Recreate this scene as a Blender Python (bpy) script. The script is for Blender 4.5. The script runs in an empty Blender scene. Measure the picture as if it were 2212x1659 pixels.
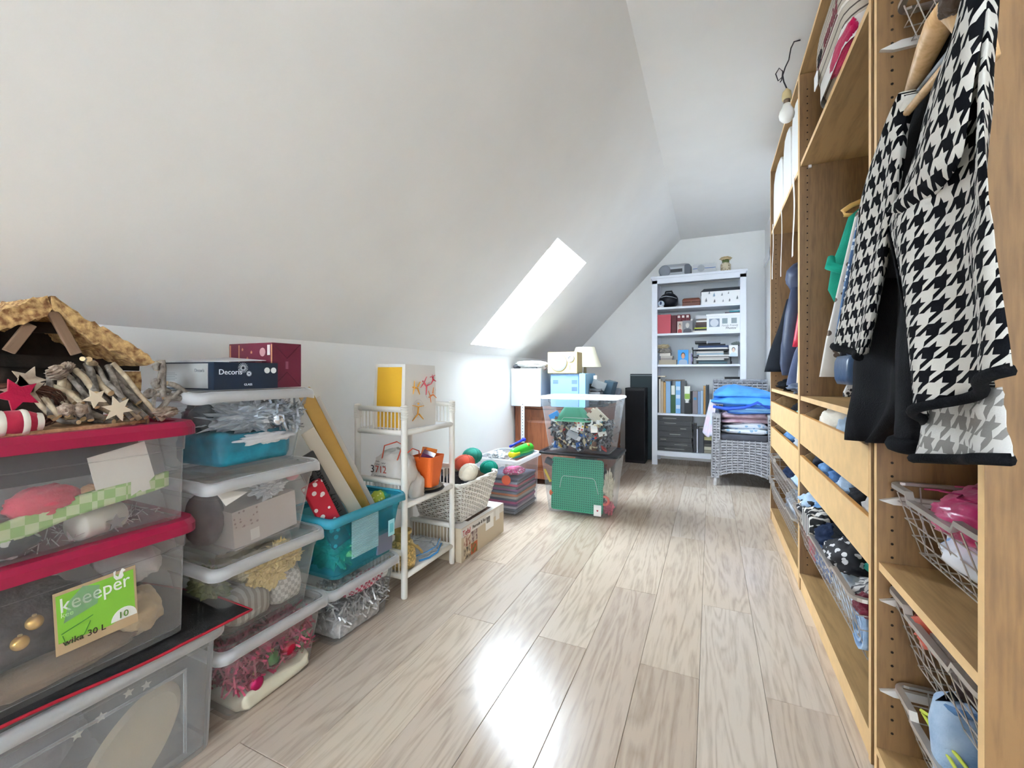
import bpy, bmesh, math, random
from math import sin, cos, pi, radians, sqrt, atan2
from mathutils import Vector, Matrix, noise, Euler
random.seed(7)
S = bpy.context.scene
COL = S.collection
# ------------------------------------------------------------------ camera
CAM_H = 1.0
YAW = math.atan(429.5 / 940.0)
cam_d = bpy.data.cameras.new('camera')
cam_d.sensor_width = 36.0
cam_d.lens = 940.0 / 2212.0 * 36.0
cam_d.shift_y = -24.5 / 2212.0
cam_d.clip_start = 0.02
cam = bpy.data.objects.new('camera', cam_d)
cam.location = (0, 0, CAM_H)
cam.rotation_euler = (pi / 2, 0, YAW)
COL.objects.link(cam)
S.camera = cam
# ------------------------------------------------------------------ daylight
W = bpy.data.worlds.new('sky')
S.world = W
W.use_nodes = True
_bg = W.node_tree.nodes['Background']
_bg.inputs['Color'].default_value = (0.80, 0.90, 1.0, 1)
_bg.inputs['Strength'].default_value = 16.0
S.view_settings.view_transform = 'Standard'
S.view_settings.look = 'None'
S.view_settings.gamma = 1.0
S.view_settings.use_curve_mapping = False
S.view_settings.exposure = 1.84
S.cycles.use_denoising = True
S.cycles.max_bounces = 14
S.cycles.diffuse_bounces = 7
S.cycles.transparent_max_bounces = 32
S.cycles.sample_clamp_indirect = 6.0
S.cycles.caustics_reflective = False
S.cycles.caustics_refractive = False
# the roof slope: z = 1.143 + K (x + 1.65)
SK, SX, SZ = 1.036, -1.65, 1.143
SA = math.atan(SK)
def slope_z(x): return SZ + SK * (x - SX)
def portal(name, yc, xc, wy, wl):
    d = bpy.data.lights.new(name, 'AREA')
    d.shape = 'RECTANGLE'; d.size = wl; d.size_y = wy
    d.cycles.is_portal = True
    o = bpy.data.objects.new(name, d)
    n = Vector((sin(SA), 0, -cos(SA)))             # points into the room
    c = Vector((xc, yc, slope_z(xc))) - n * 0.235
    o.matrix_world = Matrix.Translation(c) @ Matrix((( cos(SA), 0, -n.x, 0), (0, 1, 0, 0), (sin(SA), 0, -n.z, 0), (0, 0, 0, 1)))
    COL.objects.link(o)
WINS = [('window_1', 2.752, 3.476, -1.588, -0.924)]
FILL_WIN = (-.85, .35, 1.0, 2.1, -4.2)            # unseen window added behind the camera for fill daylight: x0, x1, z0, z1, y
for n_, y0, y1, x0, x1 in WINS:
    portal('daylight_' + n_, (y0 + y1) / 2, (x0 + x1) / 2, y1 - y0, (x1 - x0) / cos(SA))

_d = bpy.data.lights.new('daylight_window_2', 'AREA'); _d.shape = 'RECTANGLE'; _d.size = FILL_WIN[1] - FILL_WIN[0]; _d.size_y = FILL_WIN[3] - FILL_WIN[2]; _d.cycles.is_portal = True  # portal for the added fill window
_o = bpy.data.objects.new('daylight_window_2', _d); _o.location = ((FILL_WIN[0] + FILL_WIN[1]) / 2, FILL_WIN[4] - .11, (FILL_WIN[2] + FILL_WIN[3]) / 2); _o.rotation_euler = (pi / 2, 0, pi); COL.objects.link(_o)
# ------------------------------------------------------------------ helpers
F_, CX_, CY_ = 940.0, 1106.0, 805.0
_s, _c = sin(YAW), cos(YAW)
def at(u, v, ax, val):
    """point seen at photo pixel u, v where its x, y or z coordinate is val"""
    x = (u - CX_) / F_; z = -(v - CY_) / F_
    d = (_c * x - _s, _s * x + _c, z)
    t = (val - (0, 0, CAM_H)[ax]) / d[ax]
    return Vector((t * d[0], t * d[1], CAM_H + t * d[2]))
def lin(h):
    h = h.lstrip('#'); o = []
    for i in (0, 2, 4):
        c = int(h[i:i + 2], 16) / 255
        o.append(c / 12.92 if c < .04045 else ((c + .055) / 1.055) ** 2.4)
    return (*o, 1)
class M:
    """collects geometry for ONE mesh"""
    def __init__(s): s.v = []; s.f = []; s.uv = None
    def add(s, vs, fs):
        n = len(s.v); s.v += [tuple(p) for p in vs]; s.f += [tuple(i + n for i in f) for f in fs]; return s
    def box(s, x0, x1, y0, y1, z0, z1, m=None):
        vs = [Vector((x, y, z)) for x in (x0, x1) for y in (y0, y1) for z in (z0, z1)]
        if m: vs = [m @ p for p in vs]
        return s.add(vs, [(0, 1, 3, 2), (4, 6, 7, 5), (0, 4, 5, 1), (2, 3, 7, 6), (0, 2, 6, 4), (1, 5, 7, 3)])
    def rings(s, rs, cap0=True, cap1=True, close=True):
        n = len(rs[0]); b = len(s.v)
        for r in rs: s.v += [tuple(p) for p in r]
        m = n if close else n - 1
        for i in range(len(rs) - 1):
            for j in range(m):
                k = (j + 1) % n
                s.f.append((b + i * n + j, b + i * n + k, b + (i + 1) * n + k, b + (i + 1) * n + j))
        if cap0: s.f.append(tuple(b + j for j in reversed(range(n))))
        if cap1: s.f.append(tuple(b + (len(rs) - 1) * n + j for j in range(n)))
        return s
    def tube(s, pts, r, n=8, closed=False):
        pts = [Vector(p) for p in pts]; rs = []
        up = None
        for i, p in enumerate(pts):
            if closed: t = pts[(i + 1) % len(pts)] - pts[i - 1]
            else: t = pts[min(i + 1, len(pts) - 1)] - pts[max(i - 1, 0)]
            t.normalize()
            if up is None: up = Vector((0, 0, 1)) if abs(t.z) < .9 else Vector((1, 0, 0))
            a = t.cross(up)
            if a.length < 1e-4: a = t.cross(Vector((0, 1, .1)))
            a.normalize(); b = a.cross(t); up = b
            q = r[i] if isinstance(r, (list, tuple)) else r
            rs.append([p + a * q * cos(2 * pi * k / n) + b * q * sin(2 * pi * k / n) for k in range(n)])
        if closed: rs.append(rs[0])
        return s.rings(rs, not closed, not closed)
    def lathe(s, prof, n=24, c=(0, 0, 0), axis='z', cap=True):
        rs = []
        for r, h in prof:
            ring = []
            for k in range(n):
                a = 2 * pi * k / n; x, y = r * cos(a), r * sin(a)
                p = (x, y, h) if axis == 'z' else ((h, x, y) if axis == 'x' else (y, h, x))
                ring.append((p[0] + c[0], p[1] + c[1], p[2] + c[2]))
            rs.append(ring)
        return s.rings(rs, cap, cap)
    def ball(s, c, r, nu=14, nv=9, fn=None):
        if not isinstance(r, (list, tuple)): r = (r, r, r)
        rs = []
        for i in range(1, nv):
            th = pi * i / nv
            ring = []
            for k in range(nu):
                a = 2 * pi * k / nu
                d = Vector((sin(th) * cos(a), sin(th) * sin(a), -cos(th)))
                m = fn(d) if fn else 1
                ring.append((c[0] + d.x * r[0] * m, c[1] + d.y * r[1] * m, c[2] + d.z * r[2] * m))
            rs.append(ring)
        return s.rings(rs)
    def prism(s, poly, z0, z1, m=None):
        a = [Vector((x, y, z0)) for x, y in poly]; b = [Vector((x, y, z1)) for x, y in poly]
        if m: a = [m @ p for p in a]; b = [m @ p for p in b]
        return s.rings([a, b])
    def grid(s, nu, nv, fn):
        b = len(s.v)
        for j in range(nv + 1):
            for i in range(nu + 1): s.v.append(tuple(fn(i / nu, j / nv)))
        for j in range(nv):
            for i in range(nu):
                k = b + j * (nu + 1) + i
                s.f.append((k, k + 1, k + nu + 2, k + nu + 1))
        return s
    def mesh(s, name):
        me = bpy.data.meshes.new(name); me.from_pydata(s.v, [], s.f)
        bm = bmesh.new(); bm.from_mesh(me); bmesh.ops.recalc_face_normals(bm, faces=bm.faces); bm.to_mesh(me); bm.free()
        return me
def link(name, me, mat, parent=None, loc=(0, 0, 0), rot=(0, 0, 0), smooth=False, bevel=0, solid=0, sub=0):
    o = bpy.data.objects.new(name, me); COL.objects.link(o)
    if mat is not None and not me.materials: me.materials.append(mat)
    o.location = loc; o.rotation_euler = rot
    if parent: o.parent = parent
    if smooth:
        for p in me.polygons: p.use_smooth = True
    if solid:
        d = o.modifiers.new('solid', 'SOLIDIFY'); d.thickness = solid; d.offset = 0
    if bevel:
        d = o.modifiers.new('bevel', 'BEVEL'); d.width = bevel; d.segments = 2; d.limit_method = 'ANGLE'; d.angle_limit = radians(40)
    if sub:
        d = o.modifiers.new('sub', 'SUBSURF'); d.levels = sub; d.render_levels = sub
    return o
def tag(o, label=None, cat=None, group=None, kind=None):
    if label: o['label'] = label
    if cat: o['category'] = cat
    if group: o['group'] = group
    if kind: o['kind'] = kind
    return o
def thing(name, label, cat, loc=(0, 0, 0), rz=0, group=None, rot=None):
    o = bpy.data.objects.new(name, None); COL.objects.link(o)
    o.empty_display_size = .05
    o.location = loc; o.rotation_euler = rot or (0, 0, rz)
    return tag(o, label, cat, group)
def part(name, b, mat, parent, label=None, kind=None, **k):
    o = link(name, b if isinstance(b, bpy.types.Mesh) else b.mesh(name), mat, parent, **k)
    return tag(o, label, None, None, kind)
def solo(name, b, mat, label, cat, group=None, kind=None, **k):
    o = link(name, b if isinstance(b, bpy.types.Mesh) else b.mesh(name), mat, None, **k)
    return tag(o, label, cat, group, kind)
def struct(name, b, mat, parent=None, **k):
    o = link(name, b.mesh(name), mat, parent, **k)
    if not parent: o['kind'] = 'structure'
    return o
def text(body, size, mat, parent, loc, rot, name='lettering', ext=.0006, align='LEFT', shear=0, xs=1):
    c = bpy.data.curves.new(name, 'FONT'); c.body = body; c.size = size; c.extrude = ext; c.align_x = align; c.shear = shear
    c.materials.append(mat)
    c.resolution_u = 3
    tmp = bpy.data.objects.new('tmp', c); COL.objects.link(tmp)
    me = bpy.data.meshes.new_from_object(tmp); bpy.data.objects.remove(tmp)
    if not me.materials: me.materials.append(mat)
    o = bpy.data.objects.new(name, me); COL.objects.link(o); o.parent = parent; o.location = loc; o.rotation_euler = rot; o.scale = (xs, 1, 1)
    return o
RX = (pi / 2, 0, pi / 2)      # lettering that faces +x
RY = (pi / 2, 0, 0)           # lettering that faces -y
RXN = (pi / 2, 0, -pi / 2)    # lettering that faces -x
def rrect(w, d, r, n=4, cx=0, cy=0, z=0):
    o = []
    for qx, qy, a0 in ((1, 1, 0), (-1, 1, pi / 2), (-1, -1, pi), (1, -1, 3 * pi / 2)):
        for k in range(n + 1):
            a = a0 + pi / 2 * k / n
            o.append((cx + qx * (w / 2 - r) + r * cos(a), cy + qy * (d / 2 - r) + r * sin(a), z))
    return o
def nz(p, f=1, seed=0): return noise.noise(Vector((p[0] * f + seed * 7.13, p[1] * f - seed * 3.7, p[2] * f + seed * 1.9)))
def blob(c, r, seed=0, amp=.25, f=2.0, nu=20, nv=12, ridge=False, flat=None, crease=0):
    """soft or crumpled lump; crease adds cloth folds running one way"""
    m = M()
    a_ = seed * 1.7; ca, sa = cos(a_), sin(a_)
    def fn(d):
        k = nz(d, f, seed) + .5 * nz(d, f * 2.3, seed + 3)
        if ridge: k = abs(k) * 2 - .4
        q = 0
        if crease:
            e = Vector((d.x * ca - d.y * sa, (d.x * sa + d.y * ca) * 3.2, d.z * 2.6))
            e += .35 * Vector((nz(d, 2, seed + 5), nz(d, 2, seed + 6), nz(d, 2, seed + 7)))
            q = crease * ((1 - 2.2 * abs(nz(e, 1.5, seed + 8))) * .6 + .4 * (1 - 2.2 * abs(nz(e, 3.4, seed + 9))))
        return 1 + amp * k + q
    m.ball((0, 0, 0), r, nu, nv, fn)
    o = []
    for x, y, z in m.v:
        if flat is not None: z = max(z, -r[2] * flat)
        o.append((x + c[0], y + c[1], z + c[2]))
    m.v = o
    return m
def folded(w, d, h, seed=0, amp=.012, layers=2):
    """folded garment: rounded layered slab, base at z=0"""
    m = M(); lh = h / layers
    for L in range(layers):
        z0 = L * lh; sx = 1 - .05 * random.random(); sy = 1 - .06 * random.random(); rs = []
        for k, (e, q) in enumerate(((.0, .90), (.12, .98), (.5, 1.0), (.88, .98), (1.0, .90))):
            ring = rrect(w * sx * q, d * sy * q, min(w, d) * .16, 5)
            rs.append([(x + amp * nz((x, y, z0), 9, seed + L), y + amp * nz((x, y, z0 + 5), 9, seed + L),
                        max(0, z0 + e * lh * .98 + (amp * .8 * nz((x, y, z0), 7, seed + k) if e > .1 else 0))) for x, y, _ in ring])
        top = [(x * .5, y * .5, z + amp * (.6 + nz((x, y, 1), 8, seed))) for x, y, z in rs[-1]]
        m.rings(rs + [top])
    return m
# ------------------------------------------------------------------ materials
MATS = {}
def nodes(name):
    m = bpy.data.materials.new(name); m.use_nodes = True
    nt = m.node_tree; return m, nt, nt.nodes, nt.links, nt.nodes['Principled BSDF']
def mat(name, h, rough=.55, metal=0, var=.0, vs=8, bump=0, bs=60, spec=.4, sheen=0, h2=None, emit=0, coat=0):
    if name in MATS: return MATS[name]
    m, nt, N, L, b = nodes(name)
    b.inputs['Base Color'].default_value = lin(h); b.inputs['Roughness'].default_value = rough
    b.inputs['Metallic'].default_value = metal; b.inputs['Specular IOR Level'].default_value = spec
    if sheen: b.inputs['Sheen Weight'].default_value = sheen
    if coat: b.inputs['Coat Weight'].default_value = coat
    tc = N.new('ShaderNodeTexCoord')
    if var or h2:
        n = N.new('ShaderNodeTexNoise'); n.inputs['Scale'].default_value = vs; n.inputs['Detail'].default_value = 4
        L.new(tc.outputs['Object'], n.inputs['Vector'])
        r = N.new('ShaderNodeValToRGB'); c = lin(h)
        if h2: r.color_ramp.elements[0].color = lin(h2); r.color_ramp.elements[1].color = c
        else:
            r.color_ramp.elements[0].color = (*[max(0, x * (1 - var)) for x in c[:3]], 1); r.color_ramp.elements[1].color = (*[min(1, x * (1 + var)) for x in c[:3]], 1)
        r.color_ramp.elements[0].position = .35; r.color_ramp.elements[1].position = .65
        L.new(n.outputs['Fac'], r.inputs['Fac']); L.new(r.outputs['Color'], b.inputs['Base Color'])
    if bump:
        n = N.new('ShaderNodeTexNoise'); n.inputs['Scale'].default_value = bs; n.inputs['Detail'].default_value = 3
        L.new(tc.outputs['Object'], n.inputs['Vector'])
        d = N.new('ShaderNodeBump'); d.inputs['Strength'].default_value = bump; d.inputs['Distance'].default_value = .004
        L.new(n.outputs['Fac'], d.inputs['Height']); L.new(d.outputs['Normal'], b.inputs['Normal'])
    MATS[name] = m; return m
def C(h, rough=.6, **k):
    return mat('paint_%s_%d' % (h.strip('#'), int(rough * 100)) + ''.join('%s%s' % (a, k[a]) for a in k), h, rough, **k)
def cloth(h, h2=None, bump=.35, bs=220, var=.12):
    return mat('cloth_' + h.strip('#') + (h2 or '').strip('#'), h, .9, var=var, vs=14, bump=bump, bs=bs, spec=.12, sheen=(.2 if int(h[1:3], 16) > 70 else 0), h2=h2)
def plastic(name, tint, opac, rough=.2):
    """clear or milky box plastic: lets light through, a little cloudy, shiny at grazing angles"""
    if name in MATS: return MATS[name]
    m, nt, N, L, b = nodes(name)
    b.inputs['Base Color'].default_value = lin(tint); b.inputs['Roughness'].default_value = rough
    tr = N.new('ShaderNodeBsdfTransparent'); c = lin(tint); tr.inputs['Color'].default_value = (*[x ** .35 for x in c[:3]], 1)
    tl = N.new('ShaderNodeBsdfTranslucent'); tl.inputs['Color'].default_value = c
    mx0 = N.new('ShaderNodeMixShader'); mx0.inputs[0].default_value = .35
    L.new(b.outputs[0], mx0.inputs[1]); L.new(tl.outputs[0], mx0.inputs[2])
    lw = N.new('ShaderNodeLayerWeight'); lw.inputs['Blend'].default_value = .5
    pw = N.new('ShaderNodeMath'); pw.operation = 'POWER'; pw.inputs[1].default_value = 4.0; L.new(lw.outputs['Facing'], pw.inputs[0])
    ad = N.new('ShaderNodeMath'); ad.operation = 'MULTIPLY_ADD'; ad.use_clamp = True; ad.inputs[1].default_value = .55; ad.inputs[2].default_value = opac
    L.new(pw.outputs[0], ad.inputs[0])
    mx = N.new('ShaderNodeMixShader'); L.new(ad.outputs[0], mx.inputs[0])
    L.new(tr.outputs[0], mx.inputs[1]); L.new(mx0.outputs[0], mx.inputs[2])
    L.new(mx.outputs[0], N['Material Output'].inputs['Surface'])
    MATS[name] = m; return m
def wood(name, base, dark, scale=1.0, rough=.45, axis='z', rnd=False, bump=.12, ring=9.0, hues=None, mixf=.5):
    """grain stretched along one axis"""
    if name in MATS: return MATS[name]
    m, nt, N, L, b = nodes(name)
    tc = N.new('ShaderNodeTexCoord'); mp = N.new('ShaderNodeMapping')
    st = {'x': (.09, 1, 1), 'y': (1, .09, 1), 'z': (1, 1, .09)}[axis]
    mp.inputs['Scale'].default_value = tuple(q * scale for q in st)
    oi = N.new('ShaderNodeObjectInfo')
    if rnd:
        va = N.new('ShaderNodeVectorMath'); va.operation = 'MULTIPLY_ADD'; va.inputs[1].default_value = (7, 23, 5)
        L.new(oi.outputs['Random'], va.inputs[0]); L.new(tc.outputs['Object'], va.inputs[2]); L.new(va.outputs[0], mp.inputs['Vector'])
    else: L.new(tc.outputs['Object'], mp.inputs['Vector'])
    n1 = N.new('ShaderNodeTexNoise'); n1.inputs['Scale'].default_value = ring * .55; n1.inputs['Detail'].default_value = 2; n1.inputs['Distortion'].default_value = .6
    L.new(mp.outputs[0], n1.inputs['Vector'])
    # growth rings: contour lines of the slow noise
    mu = N.new('ShaderNodeMath'); mu.operation = 'MULTIPLY'; mu.inputs[1].default_value = 20.0; L.new(n1.outputs['Fac'], mu.inputs[0])
    fr = N.new('ShaderNodeMath'); fr.operation = 'PINGPONG'; fr.inputs[1].default_value = 1.0; L.new(mu.outputs[0], fr.inputs[0])
    n2 = N.new('ShaderNodeTexNoise'); n2.inputs['Scale'].default_value = 125; n2.inputs['Detail'].default_value = 5; L.new(mp.outputs[0], n2.inputs['Vector'])
    mixv = N.new('ShaderNodeMix'); mixv.data_type = 'FLOAT'; mixv.inputs[0].default_value = mixf
    L.new(fr.outputs[0], mixv.inputs[2]); L.new(n2.outputs['Fac'], mixv.inputs[3])
    r = N.new('ShaderNodeValToRGB'); r.color_ramp.elements[0].color = lin(dark); r.color_ramp.elements[1].color = lin(base)
    r.color_ramp.elements[0].position = .22; r.color_ramp.elements[1].position = .58
    L.new(mixv.outputs[0], r.inputs['Fac'])
    out = r.outputs['Color']
    if hues:
        hr = N.new('ShaderNodeValToRGB'); hr.color_ramp.interpolation = 'CONSTANT'
        el = hr.color_ramp.elements
        el[0].position = 0; el[0].color = lin(hues[0])
        el[1].position = 1 / len(hues); el[1].color = lin(hues[1])
        for i, h in enumerate(hues[2:]): e = el.new((i + 2) / len(hues)); e.color = lin(h)
        L.new(oi.outputs['Random'], hr.inputs['Fac'])
        mm = N.new('ShaderNodeMix'); mm.data_type = 'RGBA'; mm.blend_type = 'MULTIPLY'; mm.inputs[0].default_value = 1
        L.new(out, mm.inputs[6]); L.new(hr.outputs['Color'], mm.inputs[7]); out = mm.outputs[2]
    L.new(out, b.inputs['Base Color'])
    b.inputs['Roughness'].default_value = rough; b.inputs['Specular IOR Level'].default_value = .5
    d = N.new('ShaderNodeBump'); d.inputs['Strength'].default_value = bump; d.inputs['Distance'].default_value = .002
    L.new(n2.outputs['Fac'], d.inputs['Height']); L.new(d.outputs['Normal'], b.inputs['Normal'])
    MATS[name] = m; return m
def math_(N, L, op, a, b=None, c=None):
    n = N.new('ShaderNodeMath'); n.operation = op
    for i, q in enumerate((a, b, c)):
        if q is None: continue
        if isinstance(q, (int, float)): n.inputs[i].default_value = q
        else: L.new(q, n.inputs[i])
    return n.outputs[0]
def houndstooth(name, dark, light, period, tilt=0.0):
    m, nt, N, L, b = nodes(name)
    tc = N.new('ShaderNodeTexCoord'); mp = N.new('ShaderNodeMapping'); mp.inputs['Rotation'].default_value = (tilt, 0, 0)
    L.new(tc.outputs['UV'], mp.inputs['Vector'])
    sp = N.new('ShaderNodeSeparateXYZ'); L.new(mp.outputs[0], sp.inputs[0])
    U = math_(N, L, 'DIVIDE', sp.outputs['X'], period); V = math_(N, L, 'DIVIDE', sp.outputs['Y'], period)
    fu = math_(N, L, 'LESS_THAN', math_(N, L, 'FRACT', U), .5)
    fv = math_(N, L, 'LESS_THAN', math_(N, L, 'FRACT', V), .5)
    t = math_(N, L, 'LESS_THAN', math_(N, L, 'FRACT', math_(N, L, 'MULTIPLY', math_(N, L, 'ADD', U, V), 2.0)), .5)
    k = math_(N, L, 'ADD', math_(N, L, 'MULTIPLY', t, fu), math_(N, L, 'MULTIPLY', math_(N, L, 'SUBTRACT', 1.0, t), fv))
    mx = N.new('ShaderNodeMix'); mx.data_type = 'RGBA'; mx.inputs[6].default_value = lin(light); mx.inputs[7].default_value = lin(dark)
    L.new(k, mx.inputs[0]); L.new(mx.outputs[2], b.inputs['Base Color'])
    b.inputs['Roughness'].default_value = .92; b.inputs['Specular IOR Level'].default_value = .1
    n = N.new('ShaderNodeTexNoise'); n.inputs['Scale'].default_value = 400; L.new(tc.outputs['Object'], n.inputs['Vector'])
    d = N.new('ShaderNodeBump'); d.inputs['Strength'].default_value = .3; d.inputs['Distance'].default_value = .002
    L.new(n.outputs['Fac'], d.inputs['Height']); L.new(d.outputs['Normal'], b.inputs['Normal'])
    return m
def stripes(name, a, bcol, period, duty=.3, axis='Z', rough=.8, c=None):
    if name in MATS: return MATS[name]
    m, nt, N, L, b = nodes(name)
    tc = N.new('ShaderNodeTexCoord'); sp = N.new('ShaderNodeSeparateXYZ'); L.new(tc.outputs['Object'], sp.inputs[0])
    k = math_(N, L, 'LESS_THAN', math_(N, L, 'FRACT', math_(N, L, 'DIVIDE', sp.outputs[axis], period)), duty)
    mx = N.new('ShaderNodeMix'); mx.data_type = 'RGBA'; mx.inputs[6].default_value = lin(a); mx.inputs[7].default_value = lin(bcol)
    L.new(k, mx.inputs[0]); L.new(mx.outputs[2], b.inputs['Base Color']); b.inputs['Roughness'].default_value = rough
    MATS[name] = m; return m
def checks(name, a, bcol, size, rough=.85):
    if name in MATS: return MATS[name]
    m, nt, N, L, b = nodes(name)
    tc = N.new('ShaderNodeTexCoord'); t = N.new('ShaderNodeTexChecker'); t.inputs['Scale'].default_value = 1 / size
    t.inputs['Color1'].default_value = lin(a); t.inputs['Color2'].default_value = lin(bcol)
    L.new(tc.outputs['Object'], t.inputs['Vector']); L.new(t.outputs['Color'], b.inputs['Base Color']); b.inputs['Roughness'].default_value = rough
    MATS[name] = m; return m
def spots(name, base, dot, scale, thr=.28, rough=.85, h3=None):
    """cloth with scattered spots"""
    if name in MATS: return MATS[name]
    m, nt, N, L, b = nodes(name)
    tc = N.new('ShaderNodeTexCoord'); t = N.new('ShaderNodeTexVoronoi'); t.inputs['Scale'].default_value = scale
    L.new(tc.outputs['Object'], t.inputs['Vector'])
    k = math_(N, L, 'LESS_THAN', t.outputs['Distance'], thr)
    mx = N.new('ShaderNodeMix'); mx.data_type = 'RGBA'; mx.inputs[6].default_value = lin(base); mx.inputs[7].default_value = lin(dot)
    L.new(k, mx.inputs[0]); L.new(mx.outputs[2], b.inputs['Base Color']); b.inputs['Roughness'].default_value = rough
    MATS[name] = m; return m
PAINT = mat('wall_paint', '#f7f7f6', .85, var=.015, vs=3, bump=.04, bs=180, spec=.2)
FLOORW = wood('floor_oak', '#d0c4b8', '#b6a89b', 1.0, .19, 'y', True, .06, 17.0, ['#fffdfa', '#f3eee9', '#fbf6ee', '#e9e1d9', '#fffaf2', '#efe8e2'], .66)
OAK = wood('wardrobe_oak', '#866540', '#6d5033', 1.2, .5, 'z', False, .08, 7.0, None, .8)
OAKF = wood('drawer_oak', '#d69f5c', '#c08a48', 1.0, .42, 'y', True, .06, 8.0, None, .7)
OAKS = wood('shelf_oak', '#b39062', '#98784e', 1.0, .45, 'y', False, .06, 7.0, None, .7)
EDGE = mat('oak_edge_band', '#e6c08a', .45, var=.06, vs=20)
HOLE = mat('dark_hole', '#1c120a', .9)
WHITE = mat('white_lacquer', '#eef0f4', .4)
METAL = mat('grey_wire', '#b9b2ac', .35, .55)
MILKY = plastic('milky_plastic', '#eef0f2', .24, .3)
CLEAR = plastic('clear_plastic', '#f2f6fa', .035, .12)
HAZY = plastic('hazy_plastic', '#f2f1f0', .095, .25)
RIMP = plastic('rim_plastic', '#f3f4f6', .55, .3)
TEALP = plastic('teal_plastic', '#62cfe0', .22, .2)
TEALR = plastic('teal_rim_plastic', '#56bfd6', .75, .25)
REDP = mat('red_lid_plastic', '#930f38', .42, spec=.45)
BAG = plastic('clear_bag_film', '#f4f6f8', .06, .1)
BLACK = mat('black_plastic', '#17181c', .4)
PAPER = mat('white_paper', '#ece8e2', .8)
# ------------------------------------------------------------------ room shell
X0, X1, Y0, Y1, ZC = -1.65, 0.965, -4.2, 5.35, 2.525
XR = 0.525                                   # right wall beyond the wardrobes
XRIDGE = SX + (ZC - SZ) / SK
fl = struct('floor', M().box(X0, X1, Y0, Y1, -.06, -.0105), C('#4a4038', .9))
PW, PL = .1875, 1.285
plank_cache = {}
for i in range(-9, 6):
    xa, xb = max(X0, -.034 + PW * i), min(X1, -.034 + PW * (i + 1))
    if xb - xa < .02: continue
    base = (1.545 if i % 2 else 2.05) - 6 * PL
    for k in range(0, 10):
        ya, yb = max(Y0, base + PL * k), min(Y1, base + PL * (k + 1))
        if yb - ya < .05: continue
        key = (round(xb - xa, 3), round(yb - ya, 3))
        if key not in plank_cache:
            w, l = (xb - xa) / 2 - .0004, (yb - ya) / 2 - .0006; e = .0011
            m = M().rings([[(sx * q, sy * p, z) for sx, sy in ((-1, -1), (1, -1), (1, 1), (-1, 1))] for q, p, z in ((w, l, -.0105), (w, l, -.0013), (w - e, l - e, 0))])
            plank_cache[key] = m.mesh('plank')
        link('plank', plank_cache[key], FLOORW, fl, ((xa + xb) / 2, (ya + yb) / 2, 0))
struct('wall_left', M().box(X0 - .12, X0, Y0, Y1, -.05, SZ + .02), PAINT)
struct('wall_back', M().box(X0 - .1, X1 + .3, Y1, Y1 + .12, -.05, ZC + .6), PAINT)
gx0, gx1, gz0, gz1, _ = FILL_WIN
struct('wall_front', M().box(X0 - .1, gx0, Y0 - .12, Y0, -.05, ZC + .6).box(gx1, X1 + .3, Y0 - .12, Y0, -.05, ZC + .6).box(gx0, gx1, Y0 - .12, Y0, -.05, gz0).box(gx0, gx1, Y0 - .12, Y0, gz1, ZC + .6), PAINT)
struct('wall_right', M().box(X1, X1 + .12, Y0, 3.47, -.05, ZC + .1), PAINT)
struct('wall_right.001', M().box(XR, X1 + .12, 3.47, Y1, -.05, ZC + .1), mat('wall_paint_side', '#f7f6f5', .8, spec=.2))
struct('ceiling', M().box(XRIDGE, X1 + .1, Y0, Y1, ZC, ZC + .12), PAINT)
# sloping ceiling with its roof window opening; local x runs up the slope, z is the outward normal
NIN = Vector((sin(SA), 0, -cos(SA)))
SLM = Matrix.Translation((SX, 0, SZ)) @ Matrix(((cos(SA), 0, -sin(SA), 0), (0, 1, 0, 0), (sin(SA), 0, cos(SA), 0), (0, 0, 0, 1)))
def sx_(x): return (x - SX) / cos(SA)
TH = .26
m = M(); LS = sx_(XRIDGE); ycur = Y0
for n_, ya, yb, xa, xb in sorted(WINS, key=lambda q: q[1]):
    m.box(-.02, LS + .25, ycur, ya, 0, TH, SLM)
    m.box(-.02, sx_(xa), ya, yb, 0, TH, SLM)
    m.box(sx_(xb), LS + .25, ya, yb, 0, TH, SLM)
    ycur = yb
m.box(-.02, LS + .25, ycur, Y1, 0, TH, SLM)
o = struct('ceiling.001', m, PAINT)
WF = mat('white_window_frame', '#f4f6f6', .35)
GLASS = plastic('window_glass', '#f6fbfc', .0, .02)
GREYM = mat('window_grey_metal', '#8f98a8', .4, .4)
for n_, ya, yb, xa, xb in WINS:
    a, b = sx_(xa), sx_(xb)
    w = struct(n_, M().box(a, a + .05, ya, yb, .17, .26, SLM).box(b - .05, b, ya, yb, .17, .26, SLM).box(a + .05, b - .05, ya, ya + .045, .17, .26, SLM).box(a + .05, b - .05, yb - .045, yb, .17, .26, SLM), WF)
    m = M(); s = .05
    for q0, q1, p0, p1 in ((a + s, a + s + .05, ya + .045, yb - .045), (b - s - .06, b - s, ya + .045, yb - .045), (a + s + .05, b - s - .06, ya + .045, ya + .095), (a + s + .05, b - s - .06, yb - .095, yb - .045)):
        m.box(q0, q1, p0, p1, .195, .245, SLM)
    part('sash', m, WF, w)
    part('pane', M().box(a + .1, b - .11, ya + .095, yb - .095, .215, .221, SLM), GLASS, w)
    part('handle_bar', M().box(b - .1, b - .075, ya + .12, yb - .12, .16, .18, SLM).box(b - .1, b - .06, ya + .16, ya + .19, .17, .2, SLM).box(b - .1, b - .06, yb - .19, yb - .16, .17, .2, SLM), WF, w)
    part('latch', M().box(b - .16, b - .10, ya + .048, ya + .075, .13, .17, SLM), GREYM, w)
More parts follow.
